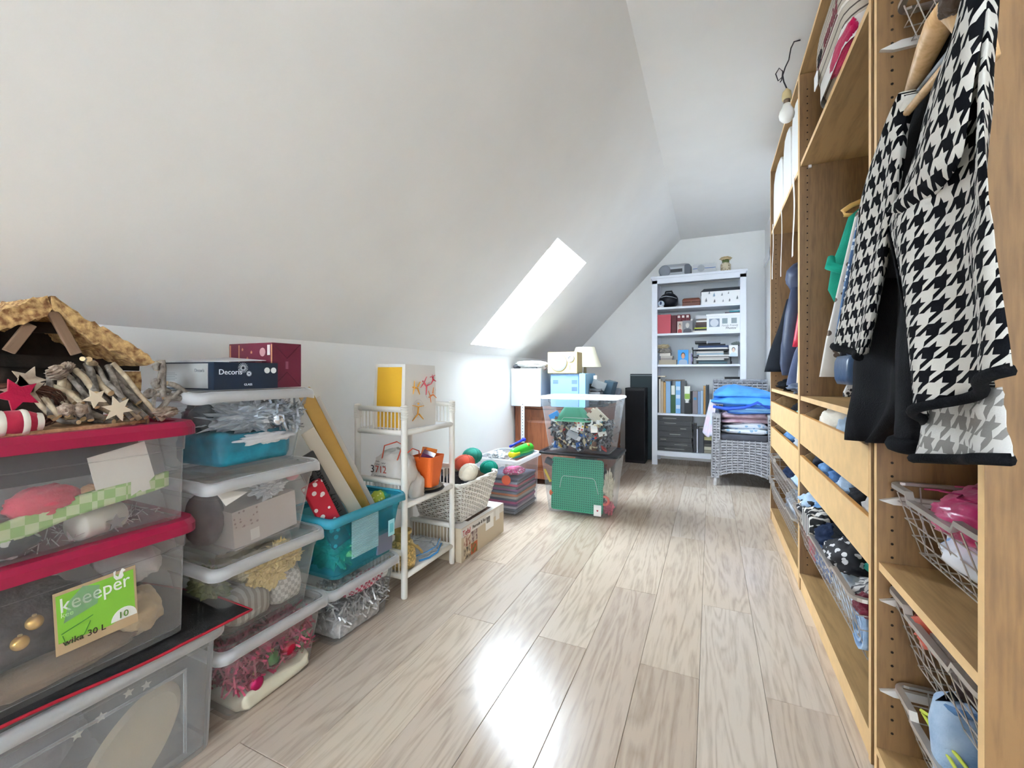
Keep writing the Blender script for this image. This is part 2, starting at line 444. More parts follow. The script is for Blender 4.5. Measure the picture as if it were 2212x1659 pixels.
w = struct('window_2', M().box(gx0, gx0 + .05, Y0 - .1, Y0 - .03, gz0, gz1).box(gx1 - .05, gx1, Y0 - .1, Y0 - .03, gz0, gz1).box(gx0 + .05, gx1 - .05, Y0 - .1, Y0 - .03, gz0, gz0 + .05).box(gx0 + .05, gx1 - .05, Y0 - .1, Y0 - .03, gz1 - .05, gz1), WF)  # added window out of view, put in to brighten the room
part('pane', M().box(gx0 + .05, gx1 - .05, Y0 - .07, Y0 - .064, gz0 + .05, gz1 - .05), GLASS, w)
part('mullion', M().box((gx0 + gx1) / 2 - .03, (gx0 + gx1) / 2 + .03, Y0 - .09, Y0 - .04, gz0 + .05, gz1 - .05), WF, w)
struct('trim_1', M().box(XR - .012, XR, 4.75, 4.83, 0, 2.2).box(XR - .012, XR, 4.75, Y1, 2.12, 2.2), WHITE)
# ------------------------------------------------------------------ hanging bulb
t = thing('hanging_bulb', 'bare light bulb hanging from a dark wire under the ceiling', 'light bulb', (.317, 2.34, 2.148))
g = M().ball((0, 0, .045), (.032, .032, .034), 16, 10).lathe([(.0135, .07), (.016, .085), (.02, .065)], 16)
part('bulb', M().lathe([(.002, 0), (.017, .004), (.029, .019), (.032, .036), (.028, .054), (.018, .072), (.0145, .085)], 20), C('#f7f5f0', .3), t, smooth=True)
part('bulb_cap', M().lathe([(.0135, .084), (.0135, .108)], 16), mat('brown_metal', '#7d6a5c', .4, .6), t, smooth=True)
part('socket', M().lathe([(.019, .104), (.02, .12), (.017, .14), (.008, .15), (.004, .156)], 16), C('#cdb98a', .5), t, smooth=True)
w1 = [(0, 0, .156), (-.012, .0, .19), (-.016, .0, .22), (-.006, 0, .255), (.008, 0, .285), (.016, .0, .335), (.03, .01, .368), (.055, .02, .374)]
part('wire', M().tube(w1, .003, 6).tube([(-.016, 0, .215), (-.034, 0, .2), (-.044, .0, .235), (-.03, 0, .258), (-.016, 0, .24), (-.02, 0, .2), (-.026, 0, .192)], .0026, 6), C('#2b2a33', .5), t, smooth=True)

# ------------------------------------------------------------------ wardrobes
WX, WD, WZ, T = .372, .585, 2.39, .018
def panel(x0, x1, y0, y1, z0, z1, m=None):
    b = (m or M()).box(x0, x1, y0, y1, z0, z1); return b
def oak_panel(name, parent, x0, x1, y0, y1, z0, z1, mt=None, label=None):
    me = M().box(x0, x1, y0, y1, z0, z1).mesh(name)
    me.materials.append(mt or OAK); me.materials.append(EDGE)
    for p in me.polygons:
        if p.normal.x < -.9: p.material_index = 1
    o = link(name, me, None, parent); 
    if label: o['label'] = label
    return o
def holes(parent, y, ny, zs):
    m = M()
    for x in (.402, .84):
        for z in zs:
            c = [(x + .0032 * cos(2 * pi * k / 6), y, z + .0032 * sin(2 * pi * k / 6)) for k in range(6)]
            m.rings([c, [(p[0], y + ny * .0006, p[2]) for p in c]])
    part('peg_holes', m, HOLE, parent, kind='stuff')
def wardrobe(label, y0, y1):
    t = thing('wardrobe', label, 'wardrobe', (0, 0, 0), 0, 'row of open oak wardrobes')
    oak_panel('side_panel', t, WX, WX + WD, y0, y0 + T, 0, WZ)
    oak_panel('side_panel', t, WX, WX + WD, y1 - T, y1, 0, WZ)
    oak_panel('top_panel', t, WX, WX + WD, y0 + T, y1 - T, WZ - T, WZ, OAKS)
    oak_panel('bottom_panel', t, WX, WX + WD, y0 + T, y1 - T, .06, .077, OAKS)
    oak_panel('toe_board', t, WX + .004, WX + .02, y0 + T, y1 - T, .0, .06, OAKS)
    part('back_panel', M().box(WX + WD - .012, WX + WD - .006, y0 + T, y1 - T, .077, WZ - T), OAK, t)
    zs = [.12 + .033 * k for k in range(67)]
    holes(t, y0 + T, 1, zs); holes(t, y1 - T, -1, zs)
    return t
def shelf(t, y0, y1, z, x0=WX + .004):
    return oak_panel('shelf', t, x0, WX + WD - .012, y0 + T + .001, y1 - T - .001, z - .02, z, OAKS)
def drawer(t, y0, y1, z0, z1):
    a, b = y0 + T + .004, y1 - T - .004
    m = M()
    for y in (a, b - .012):
        poly = [(WX + .016, z0 + .005), (WX + .5, z0 + .005), (WX + .5, z1 + .035), (WX + .07, z1 + .035), (WX + .016, z1 - .004)]
        m.rings([[(x, y, z) for x, z in poly], [(x, y + .012, z) for x, z in poly]])
    m.box(WX + .49, WX + .5, a + .012, b - .012, z0 + .005, z1 + .035); m.box(WX + .016, WX + .49, a + .012, b - .012, z0 + .005, z0 + .012)
    d = part('drawer', m, OAKS, t)
    f = oak_panel('drawer_front', d, WX + .001, WX + .016, a, b, z0, z1, OAKF)
    md = f.modifiers.new('b', 'BEVEL'); md.width = .0015
    return d
def wire_basket(t, y0, y1, x0, zr, h, back=WX + .5, slope=.05, step=.043, nh=4, runner=None):
    a, b = y0 + T + .012, y1 - T - .012
    cy, ln = (a + b) / 2, b - a
    rim = M()
    # flat bar rim with a shallow dip in front
    path = []
    def ring(r):
        o = []
        for x, y, _ in rrect(back - x0, ln, r, 5, (x0 + back) / 2, cy): o.append((x, y))
        return o
    pts = ring(.035)
    # add front dip points
    fr = []
    for i, (x, y) in enumerate(pts):
        fr.append((x, y, zr))
        nx = pts[(i + 1) % len(pts)]
        if abs(x - x0) < 1e-6 and abs(nx[0] - x0) < 1e-6:
            for q, dz in ((.2, 0), (.23, -.016), (.77, -.016), (.8, 0)): fr.append((x0, y + (nx[1] - y) * q, zr + dz))
    n = len(fr); rs = []
    c = Vector(((x0 + back) / 2, cy, 0))
    for p in fr:
        p = Vector(p)
    def off(p, k, dz):
        x = min(p[0] + k, p[0]) if False else p[0]
        dx = k if p[0] < c.x else -k; dy = 0
        q = Vector(p)
        sx = (q.x - c.x) / ((back - x0) / 2); sy = (q.y - c.y) / (ln / 2)
        return (q.x - k * (1 if sx > .98 else -1 if sx < -.98 else sx * .5), q.y - k * (1 if sy > .98 else -1 if sy < -.98 else sy * .5), q.z + dz)
    for k, dz in ((0, -.006), (0, .004), (.014, .004), (.014, -.002), (0, -.006)):
        rs.append([off(p, k, dz) for p in fr])
    bk = part('wire_basket', M().rings(rs, False, False), METAL, t)
    w = M(); r = .0017; zb = zr - h; xs = x0 + slope
    ny = int(ln / step)
    for i in range(1, ny):
        y = a + ln * i / ny
        w.tube([(x0 + .006, y, zr - .012), (xs, y, zb), (back - .03, y, zb), (back - .006, y, zr - .004)], r, 5)
    for k in range(1, nh + 1):
        q = k / nh; x = x0 + .006 + (xs - x0 - .006) * q; z = zr - .004 - (h - .004) * q; e = .028 * q
        w.tube([(x, a + .008 + e, z), (x, b - .008 - e, z), (back - .01 - .02 * q, b - .008 - e, z), (back - .01 - .02 * q, a + .008 + e, z)], r, 5, True)
    nx = int((back - x0) / .06)
    for i in range(1, nx):
        x = x0 + (back - x0) * i / nx
        w.tube([(x, a + .006, zr - .006), (x, a + .034, zb), (x, b - .034, zb), (x, b - .006, zr - .006)], r, 5)
    part('wire_grid', w, METAL, bk, kind='stuff')
    rz = (zr - .01) if runner is None else runner
    for y, s in ((y0 + T, 1), (y1 - T, -1)):
        poly = [(WX + .004, rz - .012), (WX + .03, rz - .02), (WX + .5, rz - .02), (WX + .5, rz), (WX + .045, rz)]
        part('runner', M().rings([[(x, y, z) for x, z in poly], [(x, y + s * .011, z) for x, z in poly]]), C('#dedad6', .4), bk)
    return bk
def rod(t, y0, y1, x, z):
    part('clothes_rod', M().tube([(x, y0 + T, z), (x, y1 - T, z)], .0125, 12), mat('chrome_rod', '#c8c8cc', .2, .9), t, smooth=True)
U1, U2, U3 = (.885, 1.368), (1.392, 2.392), (2.398, 3.452)
w1 = wardrobe('narrow oak wardrobe nearest the camera, with wire baskets, houndstooth jacket in front', *U1)
w2 = wardrobe('middle wide oak wardrobe with green sweater and two oak drawers', *U2)
w3 = wardrobe('farthest oak wardrobe, beside the wicker chair, holding dark coats', *U3)
# nearest unit
wire_basket(w1, *U1, .40, 1.86, .16, runner=1.80)
wire_basket(w1, *U1, .40, .985, .15)
wire_basket(w1, *U1, .388, .735, .15, runner=.70)
shelf(w1, *U1, .535)
wire_basket(w1, *U1, .385, .485, .16, runner=.455)
wire_basket(w1, *U1, .395, .255, .14, runner=.235)
rod(w1, *U1, .64, 1.62)
# middle unit
shelf(w2, *U2, 1.967); shelf(w2, *U2, .893)
rod(w2, *U2, .66, 1.80)
drawer(w2, *U2, .674, .811); drawer(w2, *U2, .500, .622)
wire_basket(w2, *U2, .338, .400, .17, WX + .42, .045, runner=.43)
# far unit
shelf(w3, *U3, 1.96); shelf(w3, *U3, .893)
rod(w3, *U3, .66, 1.70)
drawer(w3, *U3, .683, .806); drawer(w3, *U3, .502, .635)
wire_basket(w3, *U3, .358, .450, .15, WX + .44, .03)
wire_basket(w3, *U3, .352, .300, .14, WX + .43, .03)
for y0, y1 in (U2,):
    part('shelf_pin', M().box(.405, .417, y1 - T - .008, y1 - T, 1.935, 1.947), WHITE, w2)
# ------------------------------------------------------------------ storage bins
def bin_(label, xf, yc, z, L, D, h, bodym, rimm, group=None, taper=.045, rim='down', lid=None, r=.04, name='storage_bin', ry=0):
    """tapered box: front rim edge at x = xf, centred on yc; L along y, D along x"""
    t = thing(name, label, 'storage box', (xf - D / 2, yc, z), ry, group)
    fl_ = .014; w, l = D - 2 * fl_, L - 2 * fl_
    def ring(k, zz, o=0): return [(x, y, zz) for x, y, _ in rrect(w - 2 * taper * .6 * (1 - k) - 2 * o, l - 2 * taper * (1 - k) - 2 * o, max(.006, r - .012 * (1 - k) - o), 6)]
    s = .0016; zr = h - .05
    q = zr / h
    m = M().rings([ring(0, .004, .012), ring(0, .0), ring(.04, .012), ring(q, zr, .003), ring(q, zr), ring(1, h), ring(1, h, s), ring(q, zr + .002, s), ring(q, zr + .001, .003 + s), ring(.04, .014, s), ring(0, .005, .014)])
    b = part('body', m, bodym, t, smooth=False)
    if rim:
        def fr(o, dz):
            out = []
            for x, y, _ in rrect(w + 2 * o, l + 2 * o, r + o, 6):
                cx = max(0, abs(x) / (w / 2) - .72) * max(0, abs(y) / (l / 2) - .72)
                out.append((x * (1 + .12 * cx), y * (1 + .12 * cx), h + dz - .10 * cx))
            return out
        part('rim', M().rings([fr(-.003, -.002), fr(-.002, .004), fr(fl_ * .7, .003), fr(fl_, -.004), fr(fl_ + .001, -.024), fr(fl_ - .002, -.024), fr(fl_ - .003, -.006), fr(0, -.004)], False, False), rimm, t, smooth=True)
    if lid:
        lm, lz, ov, th = lid
        o = part('lid', M().rings([rrect(w + 2 * ov, l + 2 * ov, r + ov, 6, z=h + lz), rrect(w + 2 * ov, l + 2 * ov, r + ov, 6, z=h + lz + th * .6), rrect(w + 2 * ov - .012, l + 2 * ov - .012, r + ov, 6, z=h + lz + th), rrect(w - .03, l - .03, r, 6, z=h + lz + th), rrect(w - .036, l - .036, r, 6, z=h + lz + th - .008)]), lm, t)
    return t
GS = 'white rimmed clear boxes of the tall stack'
LID = lambda: (HAZY, -.012, -.004, .016)
bin_('white rimmed clear box on the floor, bottom of the tall stack, red baubles inside', -1.205, .935, 0, .395, .30, .225, HAZY, RIMP, GS, lid=LID())
bin_('white rimmed clear box second from the floor in the tall stack, gold flowers inside', -1.205, .918, .24, .395, .30, .222, HAZY, RIMP, GS, lid=LID())
bin_('white rimmed clear box third from the floor in the tall stack, greyish gift packaging inside', -1.205, .90, .478, .395, .30, .222, HAZY, RIMP, GS, lid=LID())
bin_('white rimmed clear box topmost of the tall stack, silver foil over teal wrap inside', -1.205, .873, .716, .40, .30, .23, CLEAR, RIMP, GS, lid=LID())
bin_('white rimmed clear box on the floor under the teal bin', -1.205, 1.315, 0, .40, .30, .222, CLEAR, RIMP, lid=LID())
tb = bin_('open translucent teal bin holding gift wrap rolls', -1.20, 1.33, .24, .44, .29, .24, TEALP, TEALR, taper=.05)
m = M()
for k in range(26): m.box(.1335 - .00, .1375, -.11, .03, .07 + k * .0055, .0725 + k * .0055)
o = part('ribbed_panel', m, C('#b9dfe8', .4), tb, kind='stuff'); o.rotation_euler = (0, -.0, 0)
part('sticker', M().box(.137, .1385, .088, .125, .085, .15), C('#a9e3ec', .5), tb)
part('sticker_print', M().box(.1385, .139, .096, .117, .098, .135), C('#6cc4d4', .5), tb)
# red lid boxes and the big box beneath
GR = 'red lidded clear boxes at the left'
b2 = bin_('lower red lidded clear box with a green printed label', -1.195, .385, .348, .60, .42, .262, HAZY, None, GR, taper=.012, rim=None, lid=(REDP, -.012, .02, .034), r=.03)
b3 = bin_('upper red lidded clear box with a blank white paper stuck inside its front', -1.195, .385, .634, .60, .42, .222, HAZY, None, GR, taper=.012, rim=None, lid=(REDP, -.012, .02, .034), r=.03)
b1 = bin_('largest milky storage box on the floor under the black mesh cloth', -1.195, .33, 0, .88, .45, .325, MILKY, RIMP, None, taper=.02, r=.05, lid=(MILKY, -.012, -.004, .014))
part('molded_panel', M().box(.2105, .2125, -.40, .33, .035, .042).box(.2125, .2145, -.40, .33, .245, .252).box(.2105, .2135, .323, .33, .042, .245), MILKY, b1)
# blank paper and the printed label
pp = [at(u, v, 0, -1.2205) for u, v in ((188, 990), (312, 953), (334, 1028), (322, 1040), (326, 1055), (308, 1062), (304, 1058), (283, 1072), (210, 1070))]
m = M().rings([[(-1.2205, p.y, p.z) for p in pp], [(-1.2220, p.y, p.z) for p in pp]])
solo('paper_sheet', m, PAPER, 'blank white cut paper sheet behind the front of the upper red lidded box', 'paper')
lb = thing('box_label', 'green cardboard label with white lettering on the lower red lidded box', 'label', (-1.2085, 0, 0))
p = [at(u, v, 0, -1.208) for u, v in ((113, 1285), (292, 1220), (298, 1342), (121, 1420))]
m = M().rings([[(0, q.y, q.z) for q in p], [(.0012, q.y, q.z) for q in p]]); part('card', m, C('#b39a78', .8), lb)
g_ = [at(u, v, 0, -1.208) for u, v in ((119, 1290), (287, 1229), (292, 1322), (262, 1335), (240, 1350), (126, 1392))]
part('green_print', M().rings([[(.0013, q.y, q.z) for q in g_], [(.0016, q.y, q.z) for q in g_]]), C('#7fb83a', .7), lb)
q0, q1 = at(128, 1326, 0, -1.208), at(282, 1262, 0, -1.208)
WT = C('#f2f3ee', .7)
text('keeeper', .043, WT, lb, (.002, q0.y, q0.z), (pi / 2, atan2(q0.z - q1.z, q1.y - q0.y), pi / 2), xs=.84)
q0 = at(130, 1336, 0, -1.208); text('kee', .014, C('#d6e8b8', .7), lb, (.002, q0.y, q0.z), RX)
q0 = at(135, 1397, 0, -1.208); text('wika 30 L', .018, C('#3a2f22', .7), lb, (.002, q0.y, q0.z), (pi / 2, 0, pi / 2))
q0 = at(268, 1335, 0, -1.208)
m = M().rings([[(.0017, q0.y + .024 * cos(pi * k / 12), q0.z + .026 * sin(pi * k / 12)) for k in range(13)], [(.002, q0.y + .024 * cos(pi * k / 12), q0.z + .026 * sin(pi * k / 12)) for k in range(13)]])
part('guarantee_badge', m, WT, lb); text('10', .02, C('#4c7a22', .7), lb, (.0024, q0.y - .012, q0.z + .004), RX)
q0 = at(257, 1243, 0, -1.208)
part('squirrel_mark', M().rings([[(.0017 + d, q0.y + y * .009, q0.z + z * .009) for y, z in ((-1.2, 1.3), (-.7, 1.5), (-.8, .4), (-.2, -.2), (.1, .8), (.5, 1.6), (.9, 1.4), (1.3, .9), (.7, .6), (.9, -.3), (.5, -.9), (-.6, -.9), (-1.1, -.1))] for d in (0, .0004)]), WT, lb)
q0 = at(178, 1300, 0, -1.208)
part('sticker_residue', M().rings([[(.0022 + d, q0.y + y, q0.z + z) for y, z in ((-.03, -.03), (.024, -.014), (.028, .024), (.0, .034), (-.022, .012))] for d in (0, .0004)]), plastic('pale_sticker', '#cfe8d2', .35, .5), lb)
q0 = at(160, 1372, 0, -1.208)
m = M(); m.tube([(.002, q0.y - .02, q0.z + .012), (.002, q0.y + .03, q0.z + .028)], .001, 5); m.tube([(.002, q0.y - .018, q0.z + .008), (.002, q0.y - .012, q0.z - .014), (.002, q0.y + .016, q0.z - .006), (.002, q0.y + .026, q0.z + .018)], .0008, 5)
part('box_drawing', m, C('#3d7a2a', .7), lb)
# black mesh cloth with red piping over the big box
def edge(k):   # front edge of the cloth from near to far
    y = -.16 + .975 * k
    return Vector((-1.186 - .012 * (1 - k) + .006 * sin(9 * k), y, .342 - .012 * sin(3.1 * k * 2.0) ** 2 - .016 * max(0, k - .82) * 5))
nt = 28
m = M(); rows = []
for j in range(nt + 1):
    k = j / nt; e = edge(k); row = []
    for i in range(9):
        q = i / 8; x = e.x + (-1.62 - e.x) * q
        row.append((x, e.y - .16 * q * max(0, k - .6), e.z + (.346 - e.z) * min(1, q * 3)))
    rows.append(row)
m.rings(rows, False, False, close=False)
mc = solo('mesh_cloth', m, mat('black_mesh', '#1f1d1e', .85, var=.25, vs=120, bump=.6, bs=500), 'black mesh cloth with red edging spread over the big milky box', 'cloth', solid=.004, smooth=True)
part('red_piping', M().tube([edge(j / 60) for j in range(61)] + [Vector((-1.3, .80, .344)), Vector((-1.45, .78, .347)), Vector((-1.6, .752, .347))], .0035, 6), C('#a3162a', .8), mc)
# --- contents of the boxes
def lump(name, label, cat, c, r, m_, seed, amp=.25, f=2.2, ridge=False, group=None, nu=46, nv=28, flat=None):
    return solo(name, blob((0, 0, 0), r, seed, amp, f, nu, nv, ridge, flat, 0 if ridge else .13), m_, label, cat, group, loc=c, smooth=not ridge)
FOIL = mat('silver_foil', '#dfe3e8', .34, .35, bump=.5, bs=40)
GOLDF = mat('gold_foil', '#e8d39a', .28, .6, bump=.4, bs=50)
def bauble(label, c, r, h, group=None, rough=.18, metal=.6):
    t = thing('bauble', label, 'bauble', c, 0, group)
    part('ball', M().ball((0, 0, 0), r, 18, 12), mat('bauble_' + h.strip('#'), h, rough, metal), t, smooth=True)
    part('cap', M().lathe([(r * .25, r * .95), (r * .25, r * 1.15), (r * .08, r * 1.2)], 10), mat('bauble_cap', '#c9b27a', .35, .8), t)
    return t
def tinsel(name, label, box, n, ln, m_, seed):
    rnd = random.Random(seed); m = M()
    for _ in range(n):
        c = Vector([rnd.uniform(box[i], box[i + 1]) for i in (0, 2, 4)])
        d = Vector([rnd.gauss(0, 1) for _ in range(3)]).normalized(); w = d.orthogonal().normalized() * ln * .05
        a, b = c - d * ln / 2, c + d * ln / 2
        m.add([a - w, a + w, b + w, b - w], [(0, 1, 2, 3)])
    return solo(name, m, m_, label, 'garland', None, 'stuff')
def star_poly(r1, r2, n=5, a0=pi / 2): return [((r1 if k % 2 == 0 else r2) * cos(a0 + pi * k / n), (r1 if k % 2 == 0 else r2) * sin(a0 + pi * k / n)) for k in range(2 * n)]
def star(r1, r2, th, n=5):     # star standing in the y-z plane
    return M().rings([[(-th / 2, y, z) for y, z in star_poly(r1, r2, n)], [(th / 2, y, z) for y, z in star_poly(r1, r2, n)]])
def packed(name, label, cat, x0, x1, y0, y1, z0, z1, m_, seed, amp=.02, f=14, r=.03, ridge=False, group=None):
    """loose material filling part of a box: rounded block with an uneven top and sides"""
    w, d, h = x1 - x0, y1 - y0, z1 - z0; m = M(); rs = []
    for e, q in ((0, .95), (.15, 1), (.4, 1), (.65, 1), (.85, .97), (.96, .86), (1.0, .6), (1.0, .25)):
        ring = []
        for x, y, _ in rrect(w * q, d * q, min(r, w * q * .45, d * q * .45), 10):
            k = nz((x, y, e * h), f, seed) + .6 * nz((x, y, e * h), f * 2.6, seed + 2)
            if ridge: k = abs(k) * 1.6 - .5
            ring.append((x * (1 - .0 * k) - (amp * .5 * abs(k) if x > 0 else -amp * .5 * abs(k)), y - (amp * .5 * abs(k) if y > 0 else -amp * .5 * abs(k)), max(0, e * h + (amp * k if e > .3 else 0))))
        rs.append(ring)
    m.rings(rs)
    return solo(name, m, m_, label, cat, group, loc=((x0 + x1) / 2, (y0 + y1) / 2, z0), smooth=not ridge)
# bottom box of the stack
tinsel('tinsel', 'pink red tinsel heap in the bottom box of the tall stack', (-1.45, -1.24, .80, 1.08, .07, .185), 1500, .055, mat('red_tinsel', '#b04860', .3, .35), 1)
bauble('shiny red bauble beside a green one in the bottom box of the stack', (-1.255, .985, .105), .026, '#b01636')
bauble('magenta bauble low at the near corner of the bottom stack box', (-1.255, .872, .065), .026, '#b01a58')
bauble('shiny green bauble in the bottom box of the tall stack', (-1.262, .935, .10), .025, '#3d7a2c')
bauble('matt dark red bauble behind the green cookie star', (-1.285, 1.01, .075), .034, '#7c1c34', rough=.5, metal=.2)
s_ = star(.042, .022, .014, 6)
so = solo('star_cutter', M().tube([(0, y * .04, z * .04) for y, z in star_poly(1, .55, 6)], .004, 6, True).tube([(0, y * .026, z * .026) for y, z in star_poly(1, .55, 6)], .003, 6, True), C('#8a9a72', .5), 'green outlined star ornament at the far end of the bottom stack box', 'star', loc=(-1.248, 1.035, .105))
packed('paper_lining', 'crumpled cream paper along the base of the bottom stack box', 'paper', -1.455, -1.232, .815, 1.065, .006, .065, C('#d9d2bd', .8), 5, .03, 12)
packed('red_bundle', 'dark red tinsel mass in the middle of the bottom stack box', 'garland', -1.45, -1.265, .82, 1.06, .068, .16, mat('dark_red_tinsel', '#7a2a3c', .5, var=.4, vs=60, bump=.9, bs=90), 7, .03, 16)
lump('red_cloth', 'dusty red ribbon bundle at the far end of the bottom stack box', 'ribbon', (-1.29, 1.01, .14), (.03, .045, .035), cloth('#b05560'), 6, .3, 3)
# second box
for i, (y, z, q) in enumerate(((.935, .365, .036), (.985, .385, .032), (.96, .42, .03), (1.02, .395, .026), (.90, .385, .028), (.90, .34, .03))):
    t = lump('foil_flower', ['largest gold foil flower in the second stack box', 'gold foil flower right of the largest in the second stack box', 'topmost gold foil flower in the second stack box', 'gold foil flower at the far end of the second stack box', 'pale gold foil flower at the near side of the second stack box', 'lowest gold foil flower in the second stack box'][i], 'flower', (-1.262 - .01 * (i % 2), y, z), (.016, q * 1.15, q * 1.15), GOLDF, 20 + i, .5, 3.2, True, 'gold foil flowers in the box')
packed('quilted_fabric', 'white grey patterned fabric at the bottom of the second stack box', 'fabric', -1.45, -1.242, .935, 1.045, .262, .35, checks('grey_lattice', '#dcdad6', '#b9b6b2', .012), 31, .02)
packed('cream_filling', 'cream crinkled film behind the gold flowers in the second stack box', 'film', -1.45, -1.285, .86, 1.05, .352, .43, C('#d8cfae', .5), 34, .03, 16, ridge=True)
packed('grey_fabric', 'grey striped fabric at the near end of the second stack box', 'fabric', -1.45, -1.242, .80, .93, .262, .345, stripes('grey_stripe', '#bcb8b2', '#98958f', .02, .5, 'Y'), 32, .02)
lump('green_fabric', 'olive green leaves bunch at the near end of the second stack box', 'foliage', (-1.36, .80, .37), (.06, .035, .05), C('#7d8450', .8), 33, .35, 3, True)
# third box
g3 = thing('gift_carton', 'pale grey dotted gift carton tilted in the third stack box', 'carton', (-1.34, .92, .485))
part('carton', M().box(-.075, .075, -.10, .11, .0, .115), C('#cfc6c1', .7), g3, rot=(.08, 0, 0))
part('dot_print', M().box(.0752, .0756, -.098, -.02, .06, .113), spots('dotted_card', '#cbbfba', '#a2928f', 70, .25), g3, rot=(.08, 0, 0))
part('price_sticker', M().box(.0757, .0762, -.05, -.022, .012, .045), PAPER, g3, rot=(.08, 0, 0))
p = [at(u, v, 0, -1.229) for u, v in ((462, 1060), (535, 1062), (487, 1093))]
solo('paper_tag', M().rings([[(-1.227, q.y, q.z) for q in p], [(-1.2285, q.y, q.z) for q in p]]), PAPER, 'white triangular paper corner behind the third stack box front', 'paper')
bauble('pale pink bauble at the far end of the third stack box', (-1.265, 1.01, .665), .022, '#d59aa2', rough=.5, metal=0)
lump('wrapped_gift', 'crinkled clear wrapped ornament in the third stack box', 'ornament', (-1.285, .94, .635), (.03, .05, .028), FOIL, 41, .4, 3, True)
lump('mauve_box', 'dark mauve gift bag at the near end of the third stack box', 'gift bag', (-1.36, .79, .57), (.06, .04, .075), C('#5b4a50', .8), 42, .1, 2)
# top box
packed('teal_wrap', 'teal film wrap filling the bottom of the topmost stack box', 'wrap', -1.455, -1.236, .752, .995, .735, .825, mat('teal_film', '#1f7f96', .35, .1, var=.3, vs=20, bump=.5, bs=40), 51, .022, 14)
lump('silver_foil', 'crumpled silver foil garland in the topmost stack box', 'garland', (-1.31, .90, .862), (.072, .115, .042), FOIL, 52, .4, 4.5, True, nu=54, nv=32)
bauble('shiny silver bauble in the topmost stack box', (-1.245, .94, .855), .024, '#dfe6f0', rough=.12, metal=.9)
tinsel('silver_tinsel', 'silver tinsel strands at the far end of the topmost stack box', (-1.38, -1.235, .93, 1.03, .82, .90), 320, .06, mat('silver_tinsel', '#c9ced4', .25, .6), 3)
sl = lump('silver_leaf', 'white ribbon curl draped across the teal wrap in the topmost stack box', 'ribbon', (-1.245, .90, .80), (.012, .085, .016), C('#d9d9dc', .4), 54, .4, 3)
lump('dark_bag', 'dark film bag at the near end of the topmost stack box', 'bag', (-1.37, .785, .865), (.055, .035, .04), mat('dark_film', '#3a4148', .35, var=.4, vs=25, bump=.5, bs=40), 55, .25, 2.5)
# box under the teal bin
tinsel('grey_tinsel', 'grey silver tinsel in the box under the teal bin', (-1.45, -1.238, 1.18, 1.45, .05, .145), 1100, .05, mat('grey_tinsel', '#c2c0be', .3, .5), 4)
lump('checked_cloth', 'red white checked cloth in the box under the teal bin', 'cloth', (-1.27, 1.34, .165), (.035, .115, .028), checks('red_check', '#e3d6d4', '#c2405c', .012), 61, .15, 3)
packed('white_cushion', 'white fluffy bundle low in the box under the teal bin', 'fabric', -1.45, -1.245, 1.185, 1.43, .008, .09, mat('white_fluff', '#cfcac6', .9, var=.3, vs=40, bump=.8, bs=70), 62, .03, 16)
bauble('white bauble at the far top of the box under the teal bin', (-1.262, 1.44, .165), .026, '#e6e2dc', rough=.5, metal=0)
# upper red box
solo('dark_carton', M().box(-.12, .12, -.2, .17, 0, .07), C('#35383f', .7), 'dark carton at the back top of the upper red lidded box', 'carton', loc=(-1.42, .43, .765))
lump('red_felt', 'dusty red felt pouch inside the upper red lidded box', 'pouch', (-1.25, .415, .735), (.03, .055, .03), cloth('#c04a5c'), 71, .15, 2.5)
lump('orange_block', 'small tan pyramid ornament beside the red felt pouch', 'ornament', (-1.245, .487, .735), (.015, .02, .018), C('#c99a72', .7), 72, .05, 2)
m = M()
def sw(u, v):
    y = .12 + .50 * u; return (-1.235 - .11 * v, y, .675 + .050 * u ** 2 + .03 * u + .012 * sin(9 * u) - .008 + .035 * (v > .5) * 0 + .02 * v)
solo('checked_towel', M().grid(30, 6, lambda u, v: (-1.228 - .004 * sin(14 * u), .10 + .53 * u, .665 + .05 * u + .028 * u * u + (v - .5) * (.055 - .02 * u) + .006 * sin(11 * u))), checks('green_check', '#cfdcae', '#9dc07a', .02), 'green white checked towel strip across the upper red lidded box', 'towel', solid=.01, smooth=True)
t = thing('candle', 'white candle with a silver star in the upper red lidded box', 'candle', (-1.262, .505, .667), rot=(.0, 0, 0))
part('wax', M().lathe([(.03, -.045), (.033, -.04), (.033, .04), (.029, .046)], 24, axis='y'), C('#e0ddd4', .5), t, smooth=True, rot=(0, 0, .3))
part('star_print', star(.02, .009, .003), mat('silver_print', '#9a9aa0', .3, .6), t, loc=(.034, .02, -.006))
lump('black_ornament', 'black and white round ornament at the near end of the upper red lidded box', 'ornament', (-1.25, .36, .662), (.03, .045, .025), spots('blackwhite', '#2b2c2e', '#d8d8d4', 30, .35), 74, .1, 2)
tinsel('bead_garland', 'mauve and white bits along the base of the upper red lidded box', (-1.42, -1.22, .16, .64, .642, .655), 260, .022, C('#b7a6a4', .6), 5)
lump('mauve_cloth', 'mauve grey cloth at the near end of the upper red lidded box', 'cloth', (-1.42, .24, .70), (.13, .08, .055), cloth('#8d7f86'), 75, .15, 2.4, flat=.9)
